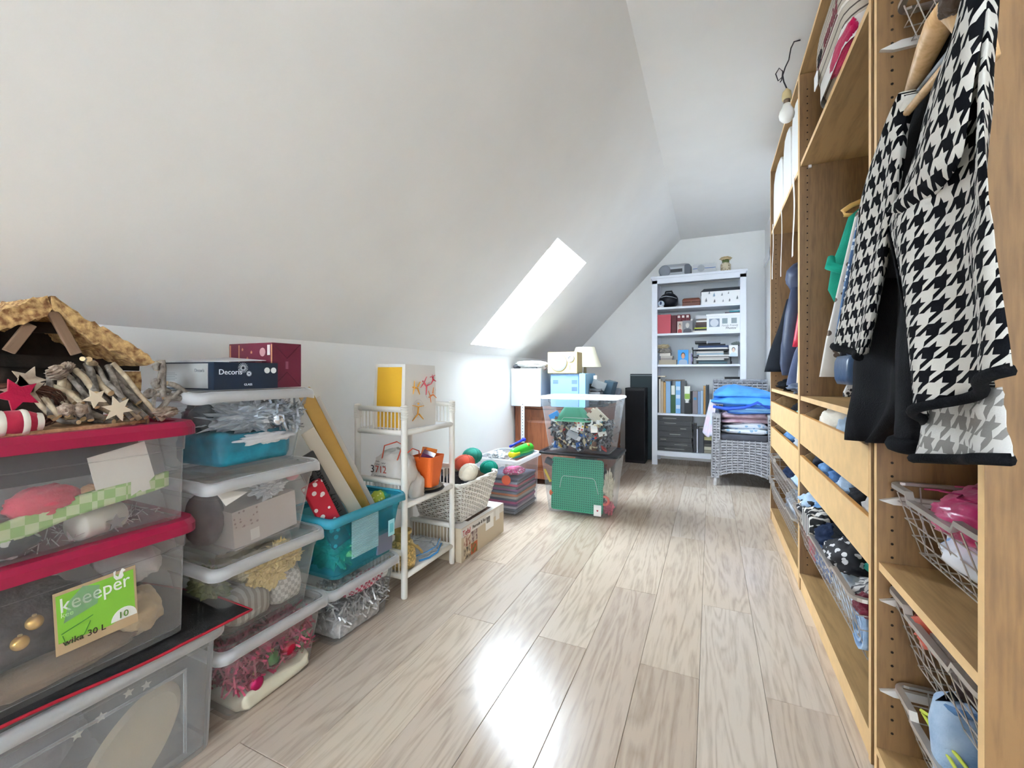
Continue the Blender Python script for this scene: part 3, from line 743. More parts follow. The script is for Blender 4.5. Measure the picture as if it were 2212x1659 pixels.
# lower red box
lump('dark_garland', 'dark bundle of garlands filling the lower red lidded box', 'garland', (-1.42, .33, .45), (.17, .20, .085), mat('dark_garland', '#3f3a3c', .6, var=.4, vs=40, bump=.6, bs=60), 81, .14, 3, nu=40, nv=24, flat=.9)
lump('beige_cloth', 'beige cloth bundle at the far corner of the lower red lidded box', 'cloth', (-1.30, .585, .415), (.07, .05, .05), cloth('#cdb793'), 82, .2, 2.5)
lump('rolled_blanket', 'grey white fabric at the far top of the lower red lidded box', 'fabric', (-1.36, .60, .53), (.12, .045, .045), cloth('#cfcac6'), 83, .15, 2.2)
lump('twill_roll', 'taupe cloth folded along the base of the lower red lidded box', 'cloth', (-1.27, .42, .378), (.045, .16, .025), cloth('#8f7c66'), 84, .15, 2.6)
for i, (y, z) in enumerate(((.395, .50), (.375, .47))): bauble(['upper gold bauble left of the green label', 'lower gold bauble left of the green label'][i], (-1.232, y, z), .014, '#d8ab5a')
# big box
solo('oval_tray', M().lathe([(.10, -.012), (.115, 0), (.10, .012)], 40, axis='x'), C('#c9b79a', .6), 'oval tan tray standing inside the big milky box', 'tray', loc=(-1.25, .56, .10), rot=(.9, 0, 0)).scale = (1, 1.25, .7)
lump('grey_bundle', 'grey wrapped bundle at the far end of the big milky box', 'bundle', (-1.41, .62, .17), (.10, .07, .12), C('#8c8c88', .8), 91, .15, 2)
lump('mauve_bundle', 'mauve cloth bundle in the middle of the big milky box', 'bundle', (-1.44, .33, .14), (.14, .18, .11), cloth('#8d8186'), 92, .15, 2)
for i, (y, z) in enumerate(((.55, .255), (.50, .235), (.46, .225), (.585, .25))): solo('paper_star', star(.011, .005, .002), C('#f0ead6', .6), 'small white paper star near the top of the big milky box', 'star', 'paper stars in the big box', loc=(-1.232, y, z))

# ------------------------------------------------------------------ cartons on the stack
NAVY = C('#1f2b3c', .35); BRASS = C('#e9edf2', .5)
t = thing('navy_carton', 'navy blue ornament carton with white lettering on top of the box stack', 'carton', (-1.25, .752, .952))
part('carton', M().box(-.262, 0, 0, .195, 0, .078), NAVY, t)
part('end_label', M().box(-.258, -.026, -.0016, 0, .004, .074), C('#b4b6b6', .6), t)
part('flap', M().add([(-.262, 0, .079), (0, .02, .079), (-.02, .17, .086), (-.24, .19, .099)], [(0, 1, 2, 3)]), C('#d9dce0', .6), t, solid=.002)
text('Decoris', .021, BRASS, t, (.0008, .012, .043), RX)
text('GLASS', .009, BRASS, t, (.0008, .085, .010), RX)
text('Decoris', .014, C('#8d9092', .6), t, (-.085, -.0022, .05), RY)
for k, z in enumerate((.046, .041, .036, .031, .026)): part('print_line', M().box(-.24, -.18 + .01 * (k % 2), -.0022, -.0016, z, z + .0015), C('#8d9092', .6), t)
for y, z, r in ((.082, .062, .015), (.10, .045, .008)):
    m = M()
    for k in range(18):
        a = 2 * pi * k / 18; m.tube([(.0012, y + r * .3 * cos(a), z + r * .3 * sin(a)), (.0012, y + r * cos(a), z + r * sin(a))], .0006, 4)
    part('starburst_print', m, BRASS, t)
for y in (.158, .18): part('round_mark', M().lathe([(.009, 0), (.009, .0012)], 20, (.0002, y, .055), 'x'), C('#e8eae8', .5), t)
MAR = mat('maroon_card', '#6b2338', .4, var=.1, vs=10)
t = thing('maroon_carton', 'maroon gift carton with star print behind the navy carton', 'carton', (-1.28, .95, .952))
part('carton', M().box(-.215, 0, 0, .108, 0, .145), MAR, t)
m = M(); m.tube([(.0004, .004, .142), (.0004, .054, .095), (.0004, .104, .142)], .0008, 4).tube([(.0004, .004, .003), (.0004, .054, .05), (.0004, .104, .003)], .0008, 4); part('fold_crease', m, C('#4c1526', .4), t)
part('hand_slot', M().box(.0, .001, .048, .058, .06, .085), C('#93566a', .4), t)
GL = C('#c99a72', .5)
for x in (-.21, -.165, -.004): part('gold_band', M().box(x, x + .004, -.0012, 0, .005, .14), GL, t)
for x, z in ((-.145, .125), (-.10, .115), (-.12, .095)): part('star_print', M().rings([[(x + a * .006, -.0012 + d, z + b * .006) for a, b in star_poly(1, .45)] for d in (0, .0008)]), GL, t)
part('candle_print', M().lathe([(.014, 0), (.014, .001)], 20, (-.045, -.0012, .115), 'y'), C('#b98b8f', .5), t)
part('glass_print', M().box(-.08, -.05, -.0012, 0, .06, .09), C('#8a4a50', .5), t)
part('tag_print', M().box(-.022, -.01, -.0013, 0, .105, .138), C('#d8d2cf', .6), t)
# ------------------------------------------------------------------ nativity stable and twig decorations on the upper red lid
ZL = .8785
BARK = mat('cork_bark', '#cba873', .95, h2='#7a5433', vs=75, bump=1.0, bs=90)
DKWD = mat('dark_stable_wood', '#2b211b', .85, var=.4, vs=25, bump=.5, bs=60)
BRW = wood('brace_wood', '#7d634e', '#58432f', 1.5, .75, 'z', False, .2, 9, None, .7)
FXN = -1.33
nv_ = thing('nativity_stable', 'wooden nativity stable with cork bark roof on the upper red lidded box', 'nativity stable', (0, 0, ZL))
def npt(u, v, x=FXN): p = at(u, v, 0, x); return Vector((p.x, p.y, p.z - ZL))
def bark_slab(pts_top, pts_bot, depth, seed):
    """irregular bark board: front face outline (top edge, bottom edge), swept back along -x"""
    m = M(); n = 26; rs = []
    def ev(P, t):
        t *= len(P) - 1; i = min(int(t), len(P) - 2); return P[i].lerp(P[i + 1], t - i)
    for k in range(7):
        x = -depth * k / 6; top, bot = [], []
        for j in range(n + 1):
            t = j / n; a, b = ev(pts_top, t), ev(pts_bot, t); r = (.011 if 0 < j < n else .002)
            w = Vector((x + .006 * nz((t * 9, k, 0), 1, seed), .004 * nz((t * 12, k, 3), 1, seed), r * nz((t * 14, k * .8, 1), 1, seed)))
            w2 = Vector((x + .006 * nz((t * 9, k, 5), 1, seed), .004 * nz((t * 12, k, 7), 1, seed), 1.4 * r * nz((t * 11, k * .8, 9), 1.2, seed)))
            top.append(a + w); bot.append(b + w2)
        rs.append(top + bot[::-1])
    return m.rings(rs)
ridge = npt(105, 640)
part('bark_roof', bark_slab([npt(112, 640), npt(180, 688), npt(225, 706), npt(290, 748), npt(336, 782)], [npt(112, 664), npt(175, 712), npt(195, 733), npt(262, 765), npt(318, 790)], .20, 1), BARK, nv_)
part('bark_roof', bark_slab([npt(-70, 700), npt(0, 672), npt(50, 652), npt(104, 639)], [npt(-70, 745), npt(0, 718), npt(70, 694), npt(112, 668)], .20, 2), BARK, nv_)
part('back_wall', M().rings([[(x, p.y, p.z) for p in (npt(-80, 735), npt(106, 668), npt(322, 790))] + [(x, npt(300, 800).y, 0), (x, npt(-80, 800).y, 0)] for x in (FXN - .18, FXN - .19)]), DKWD, nv_)
def plank(pa, pb, w, x, th=.01, m_=BRW, name='brace'):
    a, b = npt(*pa, x), npt(*pb, x); d = (b - a); L_ = d.length
    o = part(name, M().box(-th / 2, th / 2, -w / 2, w / 2, 0, L_), m_, nv_, bevel=.0015)
    z = d.normalized(); xx = Vector((1, 0, 0)); y = z.cross(xx)
    o.matrix_local = Matrix(((xx.x, y.x, z.x, a.x), (xx.y, y.y, z.y, a.y), (xx.z, y.z, z.z, a.z), (0, 0, 0, 1)))
plank((112, 672), (165, 765), .020, FXN - .012); plank((66, 700), (18, 760), .020, FXN - .012)
plank((60, 706), (178, 712), .026, FXN - .10, m_=DKWD, name='tie_beam'); plank((-60, 775), (300, 790), .03, FXN - .15, m_=DKWD, name='floor_rail')
part('post', M().rings([[(FXN - .03 + .012 * sx + .003 * nz((i, 0, 0), .9), npt(296, 820).y + .018 * sy + .008 * nz((i, 2, 0), .8), z) for sx, sy in ((-1, -1), (1, -1), (1, 1), (-1, 1))] for i, z in enumerate((.0, .02, .04, .06, .08, .10, .125))]), BARK, nv_)
part('post', M().box(FXN - .06, FXN - .03, npt(-60, 800).y, npt(-60, 800).y + .03, 0, .15), DKWD, nv_)
part('card', M().box(FXN - .02, FXN - .018, npt(256, 800).y, npt(272, 800).y, .06, .10), C('#c9ccc8', .7), nv_)
part('base_board', M().rings([[(x, y, z) for x, y in ((-1.56, .10), (-1.225, .10), (-1.215, .30), (-1.222, .50), (-1.26, .60), (-1.54, .62))] for z in (-.0005, .006)]), mat('base_bark', '#c79f78', .9, h2='#8f6a4a', vs=60, bump=.6, bs=80), nv_)
# twig pile: each stick is its own part, bark with pale sawn ends
TWB = mat('twig_bark', '#9a9188', .9, h2='#5f574f', vs=60, bump=.6, bs=120); TWL = mat('twig_peeled', '#c4b296', .85, h2='#97866f', vs=50, bump=.3, bs=90); CUT = C('#d9bd92', .7)
tw = thing('twig_decoration', 'heap of grey twigs with pine cones in front of the nativity stable', 'decoration', (0, 0, ZL))
def twig(pa, pb, r, m_, root, name='twig', xa=-1.30, xb=-1.235):
    a, b = at(*pa, 0, xa), at(*pb, 0, xb); a.z -= ZL; b.z -= ZL
    md = (a + b) / 2 + Vector((random.uniform(-.004, .004), random.uniform(-.006, .006), random.uniform(-.006, .006)))
    me = M().tube([a, a.lerp(md, .5) + Vector((0, .002, .001)), md, md.lerp(b, .5), b], [r * .9, r, r * 1.02, r, r * .95], 9).mesh(name)
    me.materials.append(m_); me.materials.append(CUT)
    for p in me.polygons:
        if len(p.vertices) > 4: p.material_index = 1
        else: p.use_smooth = True
    return link(name, me, None, root)
ST = [((70, 812), (128, 900)), ((105, 800), (110, 900)), ((76, 830), (228, 905)), ((130, 790), (150, 905)), ((128, 795), (210, 880)), ((158, 796), (196, 908)), ((162, 798), (230, 880)), ((187, 785), (206, 850)), ((200, 780), (268, 862)), ((216, 815), (302, 906)), ((232, 790), (270, 880)), ((236, 788), (340, 905)), ((244, 784), (352, 908)), ((172, 800), (300, 893)), ((120, 850), (180, 905)), ((150, 848), (252, 897)), ((226, 850), (286, 905)), ((256, 855), (316, 902)), ((204, 812), (240, 850)), ((178, 818), (262, 905)), ((95, 865), (146, 898)), ((60, 850), (120, 905)), ((270, 840), (336, 900)), ((240, 815), (300, 870)), ((100, 830), (178, 872)), ((186, 840), (262, 900)), ((282, 850), (352, 906)), ((140, 825), (165, 870)), ((110, 905), (170, 912)), ((170, 906), (246, 911)), ((226, 908), (290, 913)), ((250, 905), (320, 909)), ((196, 795), (178, 775)), ((206, 786), (192, 776))]
for k, (a, b) in enumerate(ST):
    q = (k * 7 % 11) / 11
    twig(a, b, .0052 + .0026 * ((k * 5) % 4) / 3, TWB if k % 3 else TWL, tw, 'twig', -1.305 - .012 * (k % 3) + .0 * q, -1.235 - .009 * (k % 4))
def cone(root, c, r, rot):
    o = part('pine_cone', M().rings([[(r * s * (1 + (.22 if (k + j) % 2 else -.05)) * cos(2 * pi * k / 12), r * s * (1 + (.22 if (k + j) % 2 else -.05)) * sin(2 * pi * k / 12), r * z) for k in range(12)] for j, (s, z) in enumerate(((.3, -1.0), (.75, -.8), (.6, -.65), (1, -.4), (.8, -.25), (1.05, .0), (.82, .12), (.9, .4), (.65, .5), (.6, .8), (.2, 1.05)))]), mat('pine_cone_brown', '#6a5446', .85, h2='#a59484', vs=60), root, loc=c, rot=rot); return o
def loc_(u, v, x): p = at(u, v, 0, x); return (p.x, p.y, p.z - ZL)
cone(tw, loc_(142, 884, -1.225), .012, (.5, 1.2, 0)); cone(tw, loc_(172, 885, -1.225), .013, (.2, 1.4, 0)); cone(tw, loc_(122, 805, -1.29), .016, (.2, .2, 0)); cone(tw, loc_(146, 793, -1.31), .012, (1, .2, 0))
STW = C('#d6c6ae', .8)
for (u, v, r, ro) in ((254, 883, .030, .3), (52, 845, .034, .2), (60, 820, .028, .9), (206, 860, .022, .5)):
    o = part('wooden_star', star(r, r * .45, .004, 5 if u != 254 else 6), STW if u > 200 else mat('birch_star', '#b8a894', .85, h2='#7d6f62', vs=40), tw, loc=loc_(u, v, -1.222 if u > 200 else -1.25), rot=(ro, 0, 0))
# red striped ornament in a nest of fine twigs
orn = thing('red_ornament', 'red felt ornament with white bands nested in fine brown twigs', 'ornament', tuple(at(28, 915, 0, -1.232)))
part('body', M().ball((0, 0, 0), (.022, .045, .026), 18, 12), cloth('#b02a44'), orn, smooth=True)
for y, r in ((-.02, .0265), (.012, .0265), (.034, .018)): part('white_band', M().lathe([(r * .98, -.005), (r * 1.03, 0), (r * .98, .005)], 18, (0, y, 0), 'y', cap=False), C('#e0d8cc', .8), orn, smooth=True)
part('red_star', star(.034, .016, .006), cloth('#a01438'), orn, loc=(-.012, .01, .055), rot=(.4, 0, 0))
rnd = random.Random(21); m = M()
for k in range(130):
    a0 = rnd.uniform(0, 6.28); R_ = rnd.uniform(.055, .085); c0 = Vector((-1.285, .375, ZL + .045)); tl = rnd.uniform(-.3, .3)
    m.tube([c0 + Vector((rnd.uniform(-.008, .008) + R_ * .35 * sin(a), R_ * 1.05 * cos(a), max(-.04, R_ * .62 * sin(a) + tl * .02))) for a in [a0 + i * .35 for i in range(7)]], .0011, 4)
solo('twig_nest', m, mat('fine_twigs', '#5a3a2c', .85), 'nest of fine brown twigs around the red felt ornament', 'twigs', None, 'stuff')
# second twig star at the right, leaning out over the lid edge
ts = thing('twig_star', 'open star of short cut twigs jutting right over the red lid corner', 'decoration', (0, 0, ZL))
for a, b, r in (((349, 778), (352, 858), .0085), ((340, 818), (341, 838), .0085), ((360, 828), (406, 852), .007), ((352, 858), (418, 864), .0075), ((335, 842), (368, 846), .006), ((390, 843), (372, 858), .006), ((340, 886), (372, 850), .005), ((345, 895), (366, 862), .005), ((338, 800), (343, 782), .007), ((318, 846), (352, 852), .006)):
    twig(a, b, r, TWB, ts, 'twig', -1.262, -1.258)
part('knot', blob(loc_(326, 850, -1.262), (.008, .014, .012), 451, .3, 3), TWB, ts); part('dry_rose', blob(loc_(358, 890, -1.235), (.012, .022, .012), 452, .35, 4, 28, 18, False, None, .3), mat('pine_cone_brown', '#6a5446'), ts)
part('hanger_twig', M().tube([loc_(335, 846, -1.262), loc_(330, 880, -1.25), loc_(345, 908, -1.24)], .005, 6), TWB, ts)
# ------------------------------------------------------------------ gift wrap standing in the teal bin
def roll(name, label, a, b, r, m_, cat, flat=1.0):
    a, b = Vector(a), Vector(b); d = b - a; L_ = d.length
    o = solo(name, M().lathe([(r * .6, 0), (r, .002), (r, L_ - .002), (r * .6, L_)], 14), m_, label, cat, smooth=False)
    o.matrix_world = Matrix.Translation(a) @ d.to_track_quat('Z', 'Y').to_matrix().to_4x4() @ Matrix.Diagonal((1, flat, 1, 1))
    return o
GOLD = mat('gold_wrap', '#b8914a', .35, .35, var=.12, vs=6, bump=.15, bs=25)
pB = at(788, 1100, 0, -1.325); pT = at(655, 842, 0, -1.42)
def slab(name, label, a, b, w, th, m_, cat, ax=(.55, .75, -.1)):
    a, b = Vector(a), Vector(b); z = (b - a).normalized(); x = Vector(ax); x = (x - z * x.dot(z)).normalized(); y = z.cross(x)
    L_ = (b - a).length
    o = solo(name, M().box(-w / 2, w / 2, -th / 2, th / 2, 0, L_), m_, label, cat, bevel=min(th * .3, .004))
    o.matrix_world = Matrix(((x.x, y.x, z.x, a.x), (x.y, y.y, z.y, a.y), (x.z, y.z, z.z, a.z), (0, 0, 0, 1)))
    return o
dn = (pB - pT).normalized() * .14
slab('gold_wrap_roll', 'thick gold gift wrap roll leaning out of the teal bin', pB + dn, pT, .052, .042, GOLD, 'gift wrap')
slab('white_wrap_sheet', 'white wrap sheet with pale edge leaning right of the gold roll', at(800, 1090, 0, -1.335) + dn, at(680, 860, 0, -1.425), .04, .006, C('#e8e6e2', .6), 'gift wrap')
slab('clear_film_roll', 'shiny clear film roll on the wall side of the gold roll', at(805, 1085, 0, -1.355) + dn, at(702, 905, 0, -1.43), .02, .018, C('#d9dde2', .2), 'gift wrap')
slab('cream_wrap_sheet', 'cream paper sheet leaning left of the gold roll', at(772, 1105, 0, -1.31) + dn * .8, at(664, 930, 0, -1.375), .055, .005, C('#e2d8c8', .7), 'gift wrap', ax=(.2, .9, .3))
gb = slab('grey_gift_bag', 'grey gift bag with black greeting lettering in the teal bin', at(730, 1118, 0, -1.29) + dn * .7, at(655, 985, 0, -1.335), .075, .012, C('#4b4c4c', .7), 'gift bag', ax=(.35, .9, .2))
for k, (x, z) in enumerate(((-.018, .05), (.012, .075))):
    text('Merry Christmas', .034, C('#0e0e0f', .6), gb, (x + .012, -.0066, z + .04), Matrix(((0, -1, 0), (0, 0, -1), (1, 0, 0))).to_euler())
slab('red_gift_bag', 'red printed gift bag at the near end of the teal bin', at(712, 1128, 0, -1.275) + dn * .7, at(672, 1045, 0, -1.30), .07, .03, spots('santa_print', '#b01c2c', '#e9e3df', 38, .32), 'gift bag', ax=(.35, .9, .2))
slab('red_album', 'red edged card lying on the teal bin rim under the gold roll', at(742, 1122, 0, -1.222), at(800, 1093, 0, -1.222), .03, .008, C('#8c1f2c', .5), 'card', ax=(1, 0, .2))
lump('dotted_gift', 'lime green gift with pale dots at the far end of the teal bin', 'gift', tuple(at(822, 1078, 0, -1.36)), (.045, .045, .04), spots('lime_dots', '#a9b13a', '#e3e6a4', 55, .22), 101, .12, 2)
lump('green_filling', 'green crumpled paper in the near end of the teal bin', 'paper', (-1.33, 1.235, .33), (.085, .055, .07), C('#5fae7a', .8), 102, .4, 3, True)
slab('grey_carton', 'grey carton standing in the far end of the teal bin', (-1.24, 1.43, .252), (-1.24, 1.435, .44), .09, .012, C('#75798c', .7), 'carton', ax=(0, 1, 0))
# ------------------------------------------------------------------ white rattan trolley
RW = mat('white_rattan', '#eae7e0', .45, bump=.15, bs=30, var=.03, vs=12)
tr = thing('shelf_trolley', 'white rattan three tier shelf stand beside the teal bin', 'shelf', (-1.37, 1.75, 0))
tx, ty, lr = .135, .195, .0145
for x in (tx, -tx):
    for y in (ty, -ty):
        l = part('leg', M().lathe([(lr * .8, 0), (lr, .004), (lr, .835), (lr * .9, .845)], 12, (x, y, 0)), RW, tr, smooth=True)
        m = M()
        for k in range(9): m.lathe([(lr + .001, .79 + k * .006), (lr + .0035, .793 + k * .006), (lr + .001, .796 + k * .006)], 12, (x, y, 0))
        m.lathe([(lr * 1.2, .845), (lr * 1.1, .852), (lr * .4, .856)], 12, (x, y, 0))
        part('binding', m, RW, l, kind='stuff', smooth=True)
for z, rail in ((.735, .10), (.41, .10), (.098, .10)):
    sh = part('shelf', M().box(-tx + .004, tx - .004, -ty + .004, ty - .004, z - .004, z + .004), C('#eef0f2', .3), tr)
    for x in (tx, -tx): part('shelf_bar', M().tube([(x, -ty, z - .004), (x, ty, z - .004)], .0125, 10), RW, sh, smooth=True)
    for y in (ty, -ty):
        part('shelf_bar', M().tube([(-tx, y, z - .004), (tx, y, z - .004)], .0125, 10), RW, sh, smooth=True)
        part('side_rail', M().tube([(-tx, y, z + rail), (tx, y, z + rail)], .013, 10), RW, tr, smooth=True)
        for k in range(11): part('slat', M().box(-.0022, .0022, -.0022, .0022, 0, rail), RW, tr, loc=(-tx + .03 + k * .021, y, z))
# paper carrier bag on the top shelf
bg = thing('paper_bag', 'yellow and white carrier bag on the top shelf of the stand', 'bag', (-1.27, 1.6, .7395))
BH = .30
def bagring(k):
    e = .012 * k
    return [(0 - e * .4, 0 + e, BH * k), (0 + .004 * sin(3 * k), .245 - e * .5, BH * k * .985), (-.19 + e, .245 - e * .5, BH * k), (-.19 + e, e, BH * k)]
m = M().rings([bagring(k / 6) for k in range(7)] + [[(x * .99 - .001, y * .99 + .001, z) for x, y, z in bagring(1)], [(x * .99 - .001, y * .99 + .001, z - .2) for x, y, z in bagring(1)]], True, False)
part('bag_body', m, mat('white_bag_paper', '#e6e3de', .5, bump=.2, bs=18), bg)
part('yellow_side', M().rings([[(-.022 - .0 * k, -.0012 + .012 * k, .006 + .28 * k), (-.165, -.0012 + .012 * k, .006 + .28 * k), (-.165, -.0004 + .012 * k, .006 + .28 * k), (-.022, -.0004 + .012 * k, .006 + .28 * k)] for k in (0, .5, 1)]), mat('yellow_print', '#dba92c', .5, bump=.2, bs=18), bg)
part('yellow_hem', M().box(-.17, -.006, .228, .2335, BH * .9, BH * .97), C('#dba92c', .5), bg)
GYM = (('#e0a23a', .10, .075, 1.0, 0), ('#d9586a', .16, .20, .8, .9), ('#dc7a34', .21, .15, .7, 2.0), ('#e0a23a', .085, .19, .7, 1.5), ('#c8384a', .22, .23, .5, .3))
for h, y, z, sc, ro in GYM:
    m = M()
    def P_(a, b): return (.003, y + sc * (a * cos(ro) - b * sin(ro)) * .05, z + sc * (a * sin(ro) + b * cos(ro)) * .05)
    m.tube([P_(-.9, -.8), P_(-.1, -.25), P_(0, .4)], [.002, .004, .005], 5).tube([P_(.8, -.8), P_(.1, -.25)], [.002, .004], 5).tube([P_(-.9, .65), P_(0, .45), P_(.9, .5)], [.0015, .003, .0015], 5).ball(P_(0, .75), .005 * sc, 8, 6)
    part('acrobat_print', m, C(h, .5), bg)
for y, z, r in ((.10, .09, .03), (.10, .09, .042), (.19, .17, .035), (.2, .17, .045)):
    part('swirl_print', M().tube([(.0022, y + r * cos(a * .35), z + r * sin(a * .35)) for a in range(15)], .0005, 4), C('#b9a6b4', .5), bg)
# white shopping bag and orange bucket on the middle shelf
sb = thing('plastic_bag', 'white plastic bag printed 3712 with red handles on the middle shelf', 'bag', (-1.375, 1.665, .4145))
bb = blob((0, 0, .10), (.105, .09, .115), 111, .16, 2.4, 40, 26, flat=.86, crease=.12)
bb.v = [(x, max(y, -.078), z) for x, y, z in bb.v]
part('bag_body', bb, mat('white_bag_film', '#dedad6', .35, bump=.4, bs=30), sb, smooth=True)
part('handle', M().tube([(-.03, -.06, .18), (-.01, -.065, .245), (.05, -.05, .265), (.075, -.04, .25), (.05, -.05, .175)], .003, 6), C('#c8482c', .5), sb, smooth=True)
part('handle', M().tube([(.05, .0, .19), (.085, .02, .225), (.10, .05, .21), (.09, .07, .16)], .003, 6), C('#c8482c', .5), sb, smooth=True)
part('bag_tail', blob((.10, .03, .03), (.035, .05, .075), 113, .3, 3, 16, 12), mat('white_bag_film', '#dedad6'), sb, smooth=True)
text('3', .05, C('#26262a', .6), sb, (-.083, -.0785, .118), RY)
text('712', .045, C('#b8452c', .6), sb, (-.055, -.0785, .12), RY)
m = M()
for k, (x, z) in enumerate(((-.05, .172), (-.05, .158), (-.015, .165), (-.012, .152), (-.06, .105), (-.035, .105), (-.01, .105))):
    m.tube([(x + .0035 * q, -.0787, z + .003 * sin(q * 2.1 + k)) for q in range(7)], .0009, 4)
part('scribble_print', m, C('#3a3a3e', .6), sb)
ob = thing('orange_bucket', 'orange gift bucket on black dishes on the middle shelf', 'bucket', (-1.275, 1.79, .442))
OR = C('#e2692a', .45)
part('bucket', M().rings([rrect(.085, .085, .02, 4, z=0), rrect(.125, .125, .02, 4, z=.15), rrect(.118, .118, .018, 4, z=.15), rrect(.08, .08, .018, 4, z=.01)]), OR, ob, bevel=.001)
part('purple_packet', M().box(-.03, .03, -.03, .02, 0, .05), C('#6a2f5a', .3), ob, loc=(.0, -.02, .12), rot=(.2, .4, .5))
part('orange_packet', M().box(-.03, .03, -.03, .02, 0, .05), C('#e07a2c', .4), ob, loc=(-.02, .02, .13), rot=(-.1, .3, 1))
dp = thing('dish_stack', 'two round black dishes under the orange bucket', 'dish', (-1.295, 1.80, .4155))
part('dish', M().lathe([(.06, 0), (.085, .004), (.092, .012), (.088, .012), (.06, .006)], 28), BLACK, dp, smooth=True)
part('dish', M().lathe([(.055, .012), (.08, .016), (.086, .024), (.08, .024), (.05, .018)], 28), C('#5b4d3a', .25), dp, smooth=True)
m = M()
rnd = random.Random(4)
for k in range(5):
    p0 = Vector((-1.40 + .02 * k, 1.86, .43)); pts = [p0 + Vector((rnd.uniform(-.05, .05), rnd.uniform(-.06, .055), .02 + .15 * (i / 7) * (1 if i < 5 else .5) + rnd.uniform(-.015, .015))) for i in range(8)]
    m.tube(pts, .0035, 6)
solo('black_cables', m, BLACK, 'tangle of black cables behind the orange bucket', 'cable', smooth=True)
# bottom shelf: gold lantern jar and zip bags
lj = thing('lantern_jar', 'gold glass lantern jar with rope handle on the bottom shelf', 'lantern', (-1.30, 1.625, .1025))
GJ = mat('gold_glass', '#c6a866', .25, .35, var=.15, vs=40)
part('jar', M().lathe([(.04, 0), (.056, .004), (.062, .03), (.058, .085), (.046, .115), (.036, .125)], 26), mat('gold_lace', '#cdb273', .35, .3, var=.45, vs=110, bump=.6, bs=140), lj, smooth=True)
part('neck', M().lathe([(.036, .125), (.034, .15), (.042, .155), (.042, .168), (.036, .17), (.033, .15)], 26), GJ, lj, smooth=True)
m = M(); m.tube([(.05, -.02, .12), (.062, .0, .11), (.068, .03, .085), (.07, .055, .055), (.06, .07, .05), (.05, .04, .09)], .0055, 8)
part('rope_handle', m, mat('rope', '#b59a5e', .8, bump=.8, bs=300), lj, smooth=True)
zb = thing('zip_bags', 'clear zip bags with blue edges piled on the bottom shelf', 'bag', (-1.33, 1.77, .1025))
part('film', blob((0, .02, .025), (.095, .10, .04), 121, .4, 3, 24, 14, flat=.62), plastic('zip_film', '#e8eef4', .12, .08), zb)
part('blue_zip', M().tube([(.07, -.075, .004), (.098, -.03, .008), (.102, .03, .012), (.085, .09, .03)], .0045, 6), C('#3c8fd0', .4), zb, smooth=True)
part('blue_zip', M().tube([(.05, -.07, .022), (.08, -.02, .03), (.09, .04, .036), (.07, .10, .05)], .003, 6), C('#3c8fd0', .4), zb, smooth=True)
# ------------------------------------------------------------------ appliance carton and wicker basket
CB = C('#c7b79f', .75)
tf = thing('appliance_carton', 'long grill carton on the floor under the wicker basket', 'carton', (-1.19, 1.965, 0))
part('carton', M().box(-.335, 0, 0, .51, 0, .178), CB, tf)
part('top_print', M().box(-.333, -.002, .002, .508, .178, .1786), C('#e4e1dd', .6), tf)
part('photo_print', M().box(-.25, -.03, .12, .40, .1786, .179), spots('food_print', '#4a3a34', '#7c5a48', 30, .3), tf)
part('tan_band', M().box(-.0004, .0006, .0, .51, 0, .13), CB, tf)
part('grey_band', M().box(0, .0008, .0, .51, .13, .176), C('#d5cfc8', .6), tf)
text('Tefal', .042, C('#b3202c', .6), tf, (.0012, .012, .134), RX)
text('Pierrade & Raclette', .026, C('#4a4440', .6), tf, (.0012, .115, .143), RX)
text('Tefal', .06, C('#b3202c', .6), tf, (-.28, .018, .1792), (0, 0, 0))
FP = [mat('food_photo_%d' % k, a, .6, h2=b, vs=45) for k, (a, b) in enumerate((('#e2d2bc', '#8a4a34'), ('#cfc2b4', '#5e3a3c'), ('#d8c4a2', '#3c3030'), ('#c9522e', '#5a6a34')))]
for k, (y, z) in enumerate(((.025, .07), (.10, .07), (.025, .006), (.10, .006))): part('food_photo', M().box(.0006, .0014, y, y + .07, z, z + .06), FP[k], tf)
part('data_label', M().box(.0006, .0014, .27, .37, .08, .165), C('#ece9e4', .6), tf)
m = M()
for k in range(14): m.box(.0014, .0018, .28 + k * .0032, .28 + k * .0032 + (.0012 if k % 3 else .002), .12, .155)
part('barcode', m, C('#2e2c2a', .6), tf, kind='stuff')
part('data_label', M().box(.0006, .0014, .40, .45, .10, .168), C('#e3dfd9', .6), tf)
def weave(fn, nu, nv, th=.0035, fill=.74):
    """basket weave: flat strands along u going over and under stakes along v; fn(u, v) -> point, normal"""
    m = M()
    for j in range(nv):
        v0, v1 = (j + .5 - fill / 2) / nv, (j + .5 + fill / 2) / nv
        top, bot = [], []
        for i in range(nu * 2 + 1):
            u = i / (nu * 2)
            o = th * (1 if i % 2 == 0 else 0) * (1 if ((i // 2) + j) % 2 == 0 else -1)
            a, n = fn(u, v0); b, _ = fn(u, v1)
            top.append((a + n * (o + th * .4), b + n * (o + th * .4))); bot.append((a + n * (o - th * .4), b + n * (o - th * .4)))
        rs = [[t[0], t[1], q[1], q[0]] for t, q in zip(top, bot)]
        m.rings(rs)
    for i in range(nu + 1):
        u = min(1, max(0, (i) / nu)); m.tube([fn(u, q)[0] for q in (0, .5, 1)], th * .8, 5)
    return m
wb = thing('wicker_basket', 'white wicker basket of yarn balls on the grill carton', 'basket', (-1.37, 2.185, .181))
WK = mat('white_wicker', '#efece6', .5, var=.04, vs=30)
DKW = C('#8b7c6a', .8)
bw, bl, tw, tl, bh = .26, .30, .35, .42, .21
